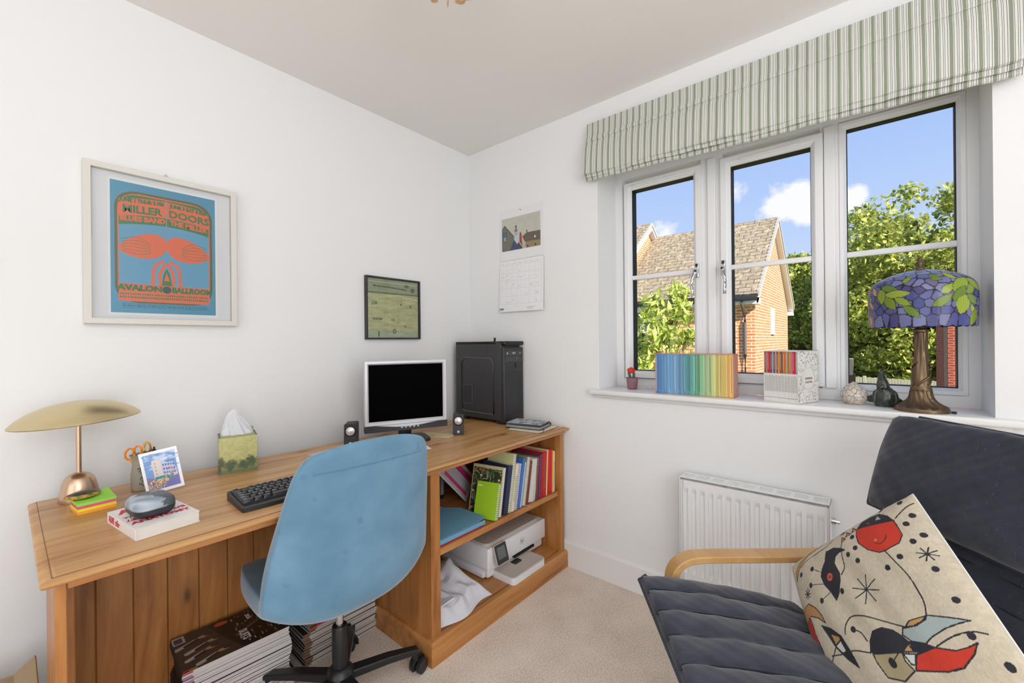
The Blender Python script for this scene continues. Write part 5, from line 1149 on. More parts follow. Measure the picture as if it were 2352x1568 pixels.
# cardboard box at the very left
cb_ = thing('cardboard_box', 'open brown cardboard box beside the left end of the desk', 'box', (-2.10, -.30, 0)); KR = mat('cardboard', S(166, 142, 112), .85, vary=.08, vscale=20)
bm = BMN(); bx0, bx1, by0, by1, bh_ = -.16, .178, -.14, .13, .300
for q in ((bx0, bx1, by0, by0 + .004), (bx0, bx1, by1 - .004, by1), (bx0, bx0 + .004, by0, by1), (bx1 - .004, bx1, by0, by1)): box(bm, *q, 0, bh_)
box(bm, bx0, bx1, by0, by1, 0, .004); finish(bm, 'carton', KR, cb_, smooth=False)
bm = BMN(); box(bm, 0, .004, by0, by1, 0, .05, M=Matrix.Translation((bx1 - .004, 0, bh_)) @ Matrix.Rotation(.9, 4, 'Y')); finish(bm, 'flap', KR, cb_, smooth=False)

# ================================================================== OFFICE CHAIR
VEL = bpy.data.materials.new('blue_velvet'); VEL.use_nodes = True; t = NT(VEL.node_tree)
p = t.n('ShaderNodeBsdfPrincipled', i_Roughness=0.85); p.inputs['Specular IOR Level'].default_value = .15; p.inputs['Sheen Weight'].default_value = .5; p.inputs['Sheen Roughness'].default_value = .4
o = t.n('ShaderNodeOutputMaterial'); t.l(p, 0, o, 0); tc = t.n('ShaderNodeTexCoord')
n1 = t.n('ShaderNodeTexNoise', i_Scale=6.0, i_Detail=4.0, i_Roughness=.55); t.l(tc, 'Object', n1, 0); n2 = t.n('ShaderNodeTexNoise', i_Scale=15.0, i_Detail=2.0); t.l(tc, 'Object', n2, 0)
c = t.ramp(n1.outputs[0], [(.3, S(92, 130, 156)), (.55, S(107, 146, 172)), (.75, S(120, 158, 184))]); k = t.ramp(n2.outputs[0], [(.27, (1, 1, 1, 1)), (.33, (0, 0, 0, 1))])
t.nt.links.new(t.mix(t.math('MULTIPLY', k, .6), c, S(84, 124, 152)), p.inputs[0])
n3 = t.n('ShaderNodeTexNoise', i_Scale=500.0); t.l(tc, 'Object', n3, 0); b = t.n('ShaderNodeBump', i_Strength=.15, i_Distance=.001); t.l(n3, 0, b, 'Height'); t.l(b, 0, p, 'Normal')
oc = thing('office_chair', 'blue velvet swivel chair pushed up to the desk', 'chair', (-1.240, -.622, 0), math.radians(-3))
OUT = [(.275, .425, .17, 0, 0), (.270, .412, .20, 0, 0), (.20, .400, .235, 0, .012), (.08, .392, .250, 0, .030), (-.04, .386, .255, .0, .050), (-.12, .386, .262, .02, .072), (-.175, .398, .270, .05, .078), (-.212, .440, .273, .075, .058), (-.230, .530, .270, .088, .006), (-.243, .630, .256, .078, 0), (-.254, .740, .238, .058, 0), (-.264, .830, .219, .042, 0), (-.271, .880, .206, .034, -.008), (-.273, .912, .190, .030, -.018), (-.268, .926, .175, .028, -.024)]
INN = [(.277, .440, .17, 0, 0), (.268, .458, .20, 0, 0), (.20, .468, .232, 0, .010), (.08, .462, .246, 0, .024), (-.04, .455, .250, .0, .034), (-.10, .462, .254, .02, .038), (-.135, .490, .258, .045, .030), (-.160, .540, .258, .062, .012), (-.178, .600, .254, .068, .004), (-.196, .680, .242, .062, 0), (-.212, .760, .228, .048, 0), (-.226, .840, .212, .036, 0), (-.236, .882, .200, .028, -.008), (-.245, .912, .186, .026, -.018), (-.256, .928, .172, .026, -.026)]
bm = BMN(); nu = 28
def shrow(row):
    y, z, w_, cy, cz = row; out = []
    for i in range(nu + 1):
        s_ = -1 + 2 * i / nu; s2 = math.copysign(1 - (1 - abs(s_)) ** 1.25, s_); k_ = abs(s2) ** 2.6; out.append(bm.verts.new((s2 * w_ * (1 - .03 * k_), y + cy * k_, z + cz * k_)))
    return out
Ro = [shrow(q) for q in OUT]; Ri = [shrow(q) for q in INN]
for a, b_ in zip(Ro, Ro[1:]):
    for i in range(nu): bm.faces.new((a[i], a[i + 1], b_[i + 1], b_[i]))
for a, b_ in zip(Ri, Ri[1:]):
    for i in range(nu): bm.faces.new((a[i + 1], a[i], b_[i], b_[i + 1]))
for a, b_ in ((Ri[0], Ro[0]), (Ro[-1], Ri[-1])):
    for i in range(nu): bm.faces.new((a[i], a[i + 1], b_[i + 1], b_[i]))
for j in range(len(Ro) - 1):
    bm.faces.new((Ro[j][0], Ro[j + 1][0], Ri[j + 1][0], Ri[j][0])); bm.faces.new((Ro[j + 1][nu], Ro[j][nu], Ri[j][nu], Ri[j + 1][nu]))
bmesh.ops.recalc_face_normals(bm, faces=bm.faces); shl = finish(bm, 'seat_shell', VEL, oc, angle=80); md = shl.modifiers.new('sub', 'SUBSURF'); md.levels = 2; md.render_levels = 2
# stitched seam near the top of the back
bm = BMN(); pts = []
for i in range(3, nu - 2):
    s_ = -1 + 2 * i / nu; k_ = abs(s_) ** 2.6; w_ = .216; pts.append((s_ * w_, -.2712 + .040 * k_, .858 - .004 * k_))
tube(bm, pts, .0007, 5); sm = finish(bm, 'seam', mat('seam_blue', S(86, 128, 158), .8), shl)
GBK = mat('chair_black', S(30, 30, 33), .38); cx_ = .012
bm = BMN(); box(bm, -.09, .09, -.10, .12, .368, .392, .006, 2); box(bm, -.04, .04, -.04, .05, .345, .37, .006, 2); finish(bm, 'seat_plate', GBK, oc)
bm = BMN(); tube(bm, [(cx_, 0, .26), (cx_, 0, .385)], .0125, 20); finish(bm, 'gas_piston', CHROME, oc)
bm = BMN(); lathe(bm, [(.022, .11), (.024, .12), (.0245, .262), (.022, .268), (.0135, .269)], 28, (cx_, 0, 0)); finish(bm, 'column_sleeve', GBK, oc)
bm = BMN(); lathe(bm, [(.030, .065), (.045, .075), (.048, .095), (.042, .118), (.030, .132), (.024, .134)], 28, (cx_, 0, 0)); finish(bm, 'hub', GBK, oc)
bm = BMN(); tube(bm, [(cx_ + .02, .03, .23), (cx_ + .045, .03, .225), (cx_ + .052, .03, .20)], .011, 8); finish(bm, 'tilt_knob', GBK, oc)
for k in range(5):
    a = math.radians(-16 + 72 * k); d = Vector((math.cos(a), math.sin(a), 0)); e_ = Vector((cx_, 0, 0))
    bm = BMN(); tube(bm, [tuple(e_ + d * .03 + Vector((0, 0, .098))), tuple(e_ + d * .16 + Vector((0, 0, .095))), tuple(e_ + d * .262 + Vector((0, 0, .084)))], [1.15, 1, .8], rect=(.036, .024)); tube(bm, [tuple(e_ + d * .258 + Vector((0, 0, .088))), tuple(e_ + d * .258 + Vector((0, 0, .05)))], .010, 10); finish(bm, 'base_leg', GBK, oc)
    aw = a + .6 + k * .9; wd_ = Vector((math.cos(aw), math.sin(aw), 0)); c_ = e_ + d * .262 + wd_ * .008 + Vector((0, 0, .0265)); ax = Vector((-wd_.y, wd_.x, 0))
    bm = BMN()
    for s_ in (-1, 1): tube(bm, [tuple(c_ + ax * s_ * .006), tuple(c_ + ax * s_ * .009), tuple(c_ + ax * s_ * .022), tuple(c_ + ax * s_ * .025)], [.022, .026, .026, .022], 24)
    tube(bm, [tuple(c_ + ax * .02 * math.cos(q) * 0 + Vector((0, 0, .029 * math.sin(q))) + wd_ * .029 * math.cos(q)) for q in np.linspace(-.2, PI + .2, 10)], 1, rect=(.006, .014)); finish(bm, 'caster', GBK, oc)

# ================================================================== ARMCHAIR
NAVY = bpy.data.materials.new('navy_canvas'); NAVY.use_nodes = True; t = NT(NAVY.node_tree)
p = t.n('ShaderNodeBsdfPrincipled', i_Roughness=0.95); p.inputs['Specular IOR Level'].default_value = .1; p.inputs['Sheen Weight'].default_value = .35; p.inputs['Sheen Roughness'].default_value = .5
o = t.n('ShaderNodeOutputMaterial'); t.l(p, 0, o, 0); tc = t.n('ShaderNodeTexCoord')
n1 = t.n('ShaderNodeTexNoise', i_Scale=5.0, i_Detail=6.0, i_Roughness=.6); t.l(tc, 'Object', n1, 0); n2 = t.n('ShaderNodeTexNoise', i_Scale=260.0, i_Detail=2.0); t.l(tc, 'Object', n2, 0)
mp = t.n('ShaderNodeMapping'); mp.inputs['Scale'].default_value = (60, 9, 30); mp.inputs['Rotation'].default_value = (0, 0, .6); t.l(tc, 'Object', mp, 0); n4 = t.n('ShaderNodeTexNoise', i_Scale=3.0, i_Detail=5.0, i_Roughness=.7); t.l(mp, 0, n4, 0)
c = t.ramp(n1.outputs[0], [(.3, S(44, 46, 58)), (.6, S(58, 61, 75)), (.8, S(76, 78, 92))]); c = t.mix(t.ramp(n4.outputs[0], [(.60, (0, 0, 0, 1)), (.70, (.28, .28, .28, 1))]), c, S(120, 120, 126))
t.nt.links.new(c, p.inputs[0]); b = t.n('ShaderNodeBump', i_Strength=.3, i_Distance=.001); t.l(n2, 0, b, 'Height'); t.l(b, 0, p, 'Normal')
PIPE = mat('cushion_piping', S(64, 66, 76), .9)
ac = thing('armchair', 'low bentwood armchair with navy quilted cushions', 'armchair', (0, 0, 0))
LAT0, DEP0 = .90, 1.035
ac.location = (-1.9359 + _f.x * DEP0 + _r.x * LAT0, -1.9742 + _f.y * DEP0 + _r.y * LAT0, 0); ac.rotation_euler = (0, 0, YAW)
# local axes: +x away from the viewpoint (far arm), +y facing the desk
def cushion(name, path, hw_, th_, nchan, along, par, seed, puff=.010, mt=NAVY):
    """path: centre line (y,z) of the top surface; quilted channels run along or across it"""
    P_ = bez([(0, y, z) for y, z in path], 26); n = len(P_); nu = 64; V = []; Fc = []; r = np.random.default_rng(seed); ph = r.random(6) * 6
    L_ = [0]
    for a, b_ in zip(P_, P_[1:]): L_.append(L_[-1] + (b_ - a).length)
    nt_, nb2 = 90, 24; us = list(np.sin(np.linspace(PI / 2, -PI / 2, nt_)) * .35 + np.linspace(1, -1, nt_) * .65) + list(np.linspace(-1, 1, nb2 + 2)[1:-1]); tot = L_[-1]; ring = len(us); EDGE = []
    for j, q in enumerate(P_):
        d = (P_[min(j + 1, n - 1)] - P_[max(j - 1, 0)]).normalized(); nrm = Vector((0, -d.z, d.y)); nrm = nrm if nrm.z > 0 else -nrm
        s = L_[j] / tot; endr = min(1, min(s, 1 - s) * tot / (th_ * .5)); endk = math.sqrt(max(0, 1 - (1 - endr) ** 2))
        EDGE.append(q - nrm * th_ / 2)
        for k, u in enumerate(us):
            v = (1 if k < nt_ else -1); prof_ = (1 - abs(u) ** 7) ** .5 * endk
            ch = 1.0 if v < 0 else (abs(math.sin(PI * ((u * .5 + .5) * nchan))) if along else abs(math.sin(PI * s * nchan))) ** .45
            wr = .0018 * math.sin(u * 9 + s * 14 + ph[0]) + .0012 * math.sin(u * 21 - s * 31 + ph[1]) + .0004 * math.sin(u * 40 + s * 60 + ph[2])
            hgt = v * (th_ / 2 - puff) * prof_ + v * puff * ch * prof_ + wr * prof_
            V.append(tuple(Vector((u * hw_, 0, 0)) + q + nrm * (hgt - th_ / 2)))
    for j in range(n - 1):
        for k in range(ring): a = j * ring + k; b_ = j * ring + (k + 1) % ring; Fc.append((a, b_, b_ + ring, a + ring))
    Fc.append(list(range(ring))[::-1]); Fc.append([(n - 1) * ring + k for k in range(ring)])
    if name == 'seat_cushion':
        shf = lambda x, y: y + .07 * (.285 - x) * max(0, min(1, y / .45)); V = [(x, shf(x, y), z) for x, y, z in V]
    else: shf = lambda x, y: y
    o_ = rawmesh(name, np.array(V), Fc, mt, par, angle=75)
    bm = BMN(); lp = [Vector((hw_ + .001, 0, 0)) + q for q in EDGE] + [Vector((x_, 0, 0)) + EDGE[-1] for x_ in np.linspace(hw_ - .02, -hw_ + .02, 12)] + [Vector((-hw_ - .001, 0, 0)) + q for q in EDGE[::-1]] + [Vector((x_, 0, 0)) + EDGE[0] for x_ in np.linspace(-hw_ + .02, hw_ - .02, 12)]
    if name != 'head_pillow':
        sb = BMN()
        def surf(j, u):
            q = P_[j]; d = (P_[min(j + 1, n - 1)] - P_[max(j - 1, 0)]).normalized(); nrm = Vector((0, -d.z, d.y)); nrm = nrm if nrm.z > 0 else -nrm
            s = L_[j] / tot; endr = min(1, min(s, 1 - s) * tot / (th_ * .5)); endk = math.sqrt(max(0, 1 - (1 - endr) ** 2)); prof_ = (1 - abs(u) ** 7) ** .5 * endk
            p3 = Vector((u * hw_, 0, 0)) + q + nrm * ((th_ / 2 - puff) * prof_ - th_ / 2 + .0022); return Vector((p3.x, shf(p3.x, p3.y), p3.z))
        if along:
            for k in range(1, nchan): tube(sb, [surf(j, -1 + 2 * k / nchan) for j in range(4, n - 4, 3)], .0022, 5)
        else:
            for k in range(1, nchan):
                jj = min(range(n), key=lambda j: abs(L_[j] / tot - k / nchan)); tube(sb, [surf(jj, u) for u in np.linspace(-.985, .985, 40)], .0022, 5)
        finish(sb, 'quilting_seam', mat('seam_navy', S(30, 32, 40), .95), o_)
    lp = [Vector((q.x, shf(q.x, q.y), q.z)) for q in lp]; tube(bm, lp, .0055, 8, closed=True); finish(bm, 'piping', PIPE, o_); return o_, P_
HW = .285
seat_c, Ps = cushion('seat_cushion', [(.520, .486), (.490, .493), (.33, .474), (.15, .437), (.03, .404)], HW, .060, 6, True, ac, 1, .012)
back_c, Pb = cushion('back_cushion', [(.04, .345), (-.07, .46), (-.185, .62), (-.265, .80), (-.325, .965)], HW, .085, 13, False, ac, 2, .010)
head_c, Ph = cushion('head_pillow', [(-.165, .695), (-.182, .77), (-.215, .88), (-.255, .965), (-.280, .985)], HW + .005, .085, 1, True, ac, 3, .012)
AW = (.058, .021)
for sx in (-1, 1):
    x = sx * .318
    bm = BMN(); tube(bm, bez([(x, .33, .012), (x, .375, .18), (x, .405, .36), (x, .412, .46), (x, .392, .522), (x, .33, .548), (x, .20, .549), (x, .0, .549), (x, -.06, .549), (x, -.13, .56)], 7), 1, rect=AW, up=(1, 0, 0)) if False else None
    pts = bez([(x, .33, .012), (x, .372, .16), (x, .398, .33), (x, .404, .420), (x, .392, .472), (x, .355, .503), (x, .29, .5115), (x, .10, .5115), (x, -.06, .5115), (x, -.10, .514), (x, -.16, .53)], 7)
    bm.free(); bm = BMN(); rings = []
    for i, q in enumerate(pts):
        d = (pts[min(i + 1, len(pts) - 1)] - pts[max(i - 1, 0)]).normalized(); nn = Vector((0, -d.z, d.y)); w_, h_ = AW[0] / 2, AW[1] / 2; e = .003
        rings.append([bm.verts.new(q + Vector((a_, 0, 0)) + nn * b_) for a_, b_ in ((w_, -h_ + e), (w_, h_ - e), (w_ - e, h_), (-w_ + e, h_), (-w_, h_ - e), (-w_, -h_ + e), (-w_ + e, -h_), (w_ - e, -h_))])
    for a_, b_ in zip(rings, rings[1:]):
        for k in range(8): bm.faces.new((a_[k], a_[(k + 1) % 8], b_[(k + 1) % 8], b_[k]))
    bm.faces.new(rings[0]); bm.faces.new(rings[-1][::-1]); bmesh.ops.recalc_face_normals(bm, faces=bm.faces); finish(bm, 'armrest', WB, ac)
    x2 = sx * .272
    bm = BMN(); tube(bm, bez([(x2, .44, .345), (x2, .30, .315), (x2, .10, .25), (x2, -.04, .27), (x2, -.16, .42), (x2, -.265, .62), (x2, -.345, .80), (x2, -.385, .90)], 7), 1, rect=(.020, .045), up=(1, 0, 0)); finish(bm, 'seat_rail', WB, ac)
    bm = BMN(); tube(bm, bez([(x, .33, .012), (x, .20, .012), (x, -.20, .012), (x, -.30, .012)], 4), 1, rect=(.02, .055), up=(1, 0, 0)); tube(bm, bez([(x, -.30, .012), (x, -.27, .20), (x, -.20, .38), (x, -.15, .47), (x, -.13, .515)], 4), 1, rect=(.02, .04), up=(1, 0, 0)); finish(bm, 'runner', WB, ac)
bm = BMN()
for y, z in ((.40, .30), (-.10, .28), (-.36, .80)): tube(bm, [(-.30, y, z), (.30, y, z)], 1, rect=(.02, .045), up=(0, 0, 1))
finish(bm, 'cross_rail', WB, ac)

# ================================================================== THROW CUSHION
tcu = thing('throw_cushion', 'square cream embroidered cushion with black, red and tan shapes on the armchair', 'cushion', (0, 0, 0))
cT = Vector((-.4584, -2.0637, .7984)); e1 = Vector((.15898, .65836, -.73572)); e2 = Vector((-.81053, -.33845, -.47801)); nn = e1.cross(e2).normalized()
if nn.x > 0: nn = -nn
CS = .405
cv = Canvas(CS, CS, .0011, (206, 194, 172)); cv.noise(.05, 18, 3); cv.noise(.05, 70, 4); cv.noise(.06, 160, 5, (1, .4))
BK, RD, TN, BG, OL = (46, 46, 54), (206, 62, 46), (194, 146, 92), (168, 182, 180), (176, 162, 128)
def shp(pts, c, outline=True):
    cv.poly(pts, c)
    if outline: cv.line(pts + [pts[0]], .0028, BK)
dots = [(.028, .015), (.076, .010), (.017, .063), (.034, .083), (.018, .12), (.04, .131), (.164, .054), (.164, .091), (.188, .099), (.169, .127), (.113, .171), (.077, .159), (.032, .205), (.03, .275), (.239, .176), (.305, .171), (.309, .076), (.326, .117), (.355, .066), (.252, .261), (.202, .342), (.3, .36), (.24, .39), (.04, .34), (.02, .39)]
for i, d in enumerate(dots): cv.ell(d[0], d[1], .0062, .0072, BK)
shp([(.147, .037), (.103, .051), (.053, .063), (.051, .087), (.051, .108), (.066, .126), (.098, .134), (.113, .131), (.136, .111), (.152, .082), (.152, .057)], RD)
shp([(.145, .037), (.13, .02), (.106, .017), (.08, .023), (.062, .043), (.054, .063), (.102, .051)], BK); shp([(.118, .040), (.112, .030), (.106, .044)], RD); shp([(.092, .040), (.085, .028), (.078, .044)], BG, False)
cv.line([(.112, .104), (.100, .112), (.086, .104), (.082, .094)], .002, BK, smooth=True); cv.ell(.108, .098, .0035, .0035, TN)
shp([(.251, .053), (.227, .054), (.206, .068), (.193, .082), (.214, .077), (.227, .083), (.234, .101), (.228, .134), (.233, .152), (.248, .174), (.265, .186), (.272, .161), (.283, .137), (.286, .112), (.276, .096), (.259, .082)], BK)
cv.ell(.259, .128, .0105, .0105, RD); cv.ell(.259, .128, .007, .007, (226, 170, 140)); cv.ell(.259, .128, .0052, .0052, BK); cv.ell(.259, .128, .003, .003, RD)
for a_, b_ in (((.278, .105), (.309, .076)), ((.282, .135), (.326, .117)), ((.268, .16), (.305, .171))): cv.line([a_, b_], .002, BK)
def starp(cx, cy, rad, n):
    for k in range(n): a = PI * k / n + .3; cv.line([(cx - rad * math.cos(a), cy - rad * math.sin(a)), (cx + rad * math.cos(a), cy + rad * math.sin(a))], .0027, BK)
starp(.181, .196, .033, 4); starp(.03, .168, .017, 4); starp(.348, .128, .013, 4); starp(.193, .018, .011, 4); starp(.35, .39, .02, 4)
for ln in ([(.1, .132), (.09, .169), (.081, .205), (.079, .244), (.081, .267), (.089, .288)], [(.275, .265), (.265, .247), (.245, .235), (.214, .246), (.179, .268), (.139, .295)], [(.102, .342), (.067, .334), (.036, .334), (.018, .341)], [(.228, .023), (.26, .037), (.321, .037), (.352, .045)], [(.005, .028), (.021, .037), (.048, .06)], [(.148, .036), (.18, .041), (.198, .058), (.207, .093), (.211, .122), (.225, .139)], [(.336, .29), (.305, .296), (.273, .3), (.237, .314)], [(.356, .315), (.316, .277)], [(.252, .261), (.238, .272), (.232, .292)]): cv.line(ln, .0029, BK, smooth=True)
for q in ((.155, .036), (.174, .041), (.190, .051)): shp([(q[0] - .006, q[1]), (q[0] + .006, q[1] + .002), (q[0] + .004, q[1] - .014)], TN)
shp([(.089, .288), (.028, .316), (.072, .319), (.099, .326), (.117, .333), (.141, .321), (.152, .305), (.144, .295), (.139, .297), (.115, .301), (.094, .295)], BG)
shp([(.138, .296), (.124, .289), (.09, .289), (.102, .297), (.12, .3)], TN)
shp([(.236, .313), (.226, .294), (.209, .282), (.184, .282), (.166, .292), (.155, .306), (.148, .319), (.161, .326), (.169, .333)], BK)
shp([(.233, .317), (.171, .333), (.174, .347), (.168, .364), (.20, .372), (.229, .360), (.234, .331)], OL); shp([(.148, .319), (.121, .331), (.105, .343), (.126, .344), (.149, .337), (.147, .325)], BK)
shp([(.146, .342), (.105, .343), (.076, .355), (.055, .355), (.038, .352), (.053, .366), (.082, .379), (.11, .378), (.165, .364)], RD); shp([(.151, .322), (.148, .337), (.169, .332)], TN); shp([(.17, .335), (.148, .341), (.159, .356), (.166, .354)], (214, 218, 208)); cv.ell(.202, .342, .008, .009, BK); cv.line([(.202, .342), (.178, .332)], .002, BK)
shp([(.335, .219), (.31, .237), (.288, .264), (.282, .292), (.279, .316), (.279, .331), (.298, .308), (.316, .277), (.324, .25)], BK); shp([(.317, .246), (.294, .262), (.295, .27), (.314, .273)], TN); shp([(.295, .27), (.291, .295), (.304, .294), (.315, .275)], (214, 218, 208))
shp([(.396, .150), (.357, .150), (.334, .175), (.322, .201), (.32, .219), (.337, .199), (.361, .182), (.392, .182)], TN); shp([(.392, .186), (.367, .185), (.365, .204), (.366, .227), (.358, .275), (.373, .274), (.388, .232)], RD)
shp([(.27, .016), (.277, .008), (.314, .010), (.357, .024), (.377, .042), (.381, .07), (.358, .043), (.318, .019)], TN)
V = []; cols = []; N_ = 190; TH = .058
def cpt(u, v, side):
    a, b_ = 2 * u - 1, 2 * v - 1; th = TH * ((1 - a ** 4) * (1 - b_ ** 4)) ** .5 * (.80 + .20 * (1 - a * a) * (1 - b_ * b_)) + .0015
    pin = 1 - .055 * (a * a * (1 - b_ * b_)) ; pin2 = 1 - .055 * (b_ * b_ * (1 - a * a))
    wr = .0022 * math.sin(17 * a + 5 * b_) * (1 - a * a) * (1 - b_ * b_)
    return cT + e1 * (CS * (.5 + a * .5 * pin2)) + e2 * (CS * (.5 + b_ * .5 * pin)) + nn * ((th if side else -th) + wr + .010)
base_o = cT + e1 * CS / 2 + e2 * CS / 2; tcu.location = (base_o.x, base_o.y, base_o.z - .27)
W1 = cv.W + 1
for j in range(N_ + 1):
    for i in range(N_ + 1):
        u, v = i / N_, j / N_; V.append(tuple(cpt(u, v, True) - tcu.location))
# densify colours: sample canvas at its own resolution
V = []; nW, nH = cv.W, cv.H
for j in range(nH + 1):
    for i in range(nW + 1): V.append(tuple(cpt(i / nW, j / nH, True) - tcu.location))
ii = (np.arange(nW)[None, :] + np.arange(nH)[:, None] * W1).ravel(); Fq = np.stack([ii, ii + 1, ii + W1 + 1, ii + W1], 1)
if nn.dot(e1.cross(e2)) < 0: Fq = Fq[:, ::-1]
EMB = mat('embroidered', attr='Col', rough=.95, bump=.5, bscale=260)
rawmesh('embroidered_front', np.array(V), Fq, EMB, tcu, cols=np.clip(cv.c.reshape(-1, 3), 0, 1), angle=80)
V = []; Fc = []; M_ = 40
for j in range(M_ + 1):
    for i in range(M_ + 1): V.append(tuple(cpt(i / M_, j / M_, False) - tcu.location))
for j in range(M_):
    for i in range(M_): a = j * (M_ + 1) + i; Fc.append((a, a + M_ + 1, a + M_ + 2, a + 1))
rawmesh('plain_back', np.array(V), Fc, mat('cushion_cream', S(222, 216, 206), .9), tcu)
bm = BMN(); pts = []
for k in range(160):
    q = k / 160 * 4; s_ = int(q); f_ = q - s_; u, v = [(f_, 0), (1, f_), (1 - f_, 1), (0, 1 - f_)][s_]; pts.append(cpt(u, v, True) * .5 + cpt(u, v, False) * .5 - tcu.location)
tube(bm, [tuple(q) for q in pts], .0028, 6, closed=True); finish(bm, 'edge_seam', mat('cushion_white', S(232, 228, 222), .8), tcu)

# ================================================================== WINDOW SILL ITEMS
SZ = .9535
cac = thing('potted_cactus', 'little red topped grafted cactus in a ridged mauve pot on the sill', 'cactus', (.112, -1.052, SZ)); r = np.random.default_rng(3)
bm = BMN(); pp = [(.021, 0), (.0225, .002)]
for k in range(9): z = .003 + k * .006; pp += [(.0235 + .0006 * k, z), (.0250 + .0006 * k, z + .003), (.0237 + .0006 * k, z + .0058)]
pp += [(.0295, .058), (.0265, .058), (.0255, .048)]; lathe(bm, pp, 36); finish(bm, 'pot', mat('mauve_pot', S(150, 108, 118), .5, vary=.15, vscale=120), cac)
bm = BMN(); lathe(bm, [(.0255, .046), (.02, .049), (.001, .050)], 24); finish(bm, 'soil', mat('soil', S(60, 46, 38), .95), cac)
for dx, dy, tx, ty in ((-.004, .004, -.008, .014), (.006, -.006, .004, -.008)):
    bm = BMN(); pts = [(dx, dy, .046), ((dx + tx) / 2, (dy + ty) / 2, .064), (tx, ty, .082)]
    for k in range(3): a = k * 2 * PI / 3; tube(bm, [(p_[0] + .003 * math.cos(a), p_[1] + .003 * math.sin(a), p_[2]) for p_ in pts], .0042, 8)
    finish(bm, 'stem', mat('cactus_green', S(70, 104, 72), .6), cac)
bm = BMN()
for k in range(46):
    d = r.normal(size=3); d /= np.linalg.norm(d); c_ = Vector((-.002 + d[0] * .013, .004 + d[1] * .016, .094 + d[2] * .010)); q = bmesh.ops.create_icosphere(bm, subdivisions=1, radius=.0052 + r.random() * .002); bmesh.ops.translate(bm, vec=c_, verts=q['verts'])
finish(bm, 'red_crown', mat('cactus_red', S(230, 54, 36), .5), cac)

def slip(name, label, cat, loc, rz, w_, d_, h_, m):
    t_ = thing(name, label, cat, loc, rz); bm = BMN(); th = .0022
    box(bm, 0, w_, 0, d_, 0, th); box(bm, 0, w_, 0, d_, h_ - th, h_); box(bm, 0, th, 0, d_, 0, h_); box(bm, w_ - th, w_, 0, d_, 0, h_); box(bm, 0, w_, d_ - th, d_, 0, h_)
    finish(bm, 'slipcase_shell', m, t_, smooth=False); return t_
def nth(k): return ['first', 'second', 'third'][k] if k < 3 else ORD[k]
# rainbow set: local x runs to the right along the sill, local y towards the window
a1 = math.radians(-90 + 2.2); s1_ = slip('slipcase', 'long copper pink slipcase of rainbow spined books on the sill', 'slipcase', (.004, -1.214, SZ), a1, .328, .092, .184, mat('copper_card', S(214, 150, 128), .4))
bm = BMN(); text_into(bm, 'T   S', .03, frame_M((.3284, .030, .120), (0, 0, -1), (0, 1, 0)), bold=.0004, depth=.0002); bm.free()
keys = [(84, 130, 184), (92, 146, 196), (110, 166, 206), (120, 176, 208), (96, 160, 190), (92, 158, 150), (110, 168, 140), (150, 188, 150), (186, 196, 128), (208, 198, 120), (224, 192, 110), (228, 182, 96)]
NBK = 46; bw_ = (.328 - .0052) / NBK; r = np.random.default_rng(44)
me0 = {}
def spinebook(w_, d_, h_, cols_split, name):
    V = []; bm = BMN(); 
    for zi, (za, zb, mi) in enumerate(cols_split): box(bm, .0001, w_ - .0001, 0, d_, za * h_, zb * h_, mi=mi)
    return bm
for k in range(NBK):
    f_ = k / (NBK - 1) * (len(keys) - 1); i = min(int(f_), len(keys) - 2); g = f_ - i; c = [keys[i][q] * (1 - g) + keys[i + 1][q] * g + r.normal() * 7 for q in range(3)]; br = r.normal() * 9; c = tuple(int(max(0, min(255, q + br))) for q in c)
    t_ = thing('paperback_book', '%s spined slim book, %s from the left in the long rainbow slipcase' % (['blue', 'teal green', 'yellow'][0 if k < 20 else 1 if k < 30 else 2], nth(k)), 'book', (0, 0, 0), a1, 'slim books in the long rainbow slipcase')
    o_ = Vector((.0026 + k * bw_, .0012 + .0006 * (k % 2), .0024)); t_.location = Vector((.004, -1.214, SZ)) + Matrix.Rotation(a1, 3, 'Z') @ o_
    bm = BMN(); box(bm, .0002, bw_ - .0002, 0, .086, 0, .179, .0004, 1); finish(bm, 'cover', mat('rb_%d' % k, S(*c), .45), t_)
    bm = BMN(); box(bm, .0008, bw_ - .0012, -.0003, 0, .012, .013); 
    if k % 3 == 0: box(bm, .001, .0022, -.0003, 0, .018, .170)
    finish(bm, 'spine_print', mat('rbp_%d' % (k % 4), S(*[(236, 240, 236), (60, 96, 130), (200, 216, 200), (150, 120, 60)][k % 4]), .5), t_, smooth=False)
a2 = math.atan2(-.119, -.045); s2_ = slip('slipcase', 'square white slipcase printed with gold leaves holding colourful topped books', 'slipcase', (.017, -1.651, SZ), a2, .128, .147, .200, mat('white_card', S(238, 236, 230), .4))
r = np.random.default_rng(9)
def leafside(w_, h_, n_, seed, oval):
    r = np.random.default_rng(seed); bm = BMN()
    for _ in range(n_):
        x, y, a = r.random() * w_, r.random() * h_, r.random() * PI
        if oval and ((x - w_ * .5) / (w_ * .34)) ** 2 + ((y - h_ * .47) / (h_ * .24)) ** 2 < 1: continue
        l_ = .0050; pts = [(x + l_ * math.cos(a), y + l_ * math.sin(a)), (x + .0012 * math.cos(a + 1.57), y + .0012 * math.sin(a + 1.57)), (x - l_ * math.cos(a), y - l_ * math.sin(a)), (x - .0012 * math.cos(a + 1.57), y - .0012 * math.sin(a + 1.57))]
        f = bm.faces.new([bm.verts.new((min(max(px_, 0), w_), min(max(py_, 0), h_), 0)) for px_, py_ in pts])
    return bm
GOLD = mat('gold_foil', S(176, 136, 66), .35, .35)
Ms = frame_M((.128 + .0003, .0, 0), (0, 1, 0), (0, 0, 1))
bm = leafside(.147, .200, 330, 1, True)
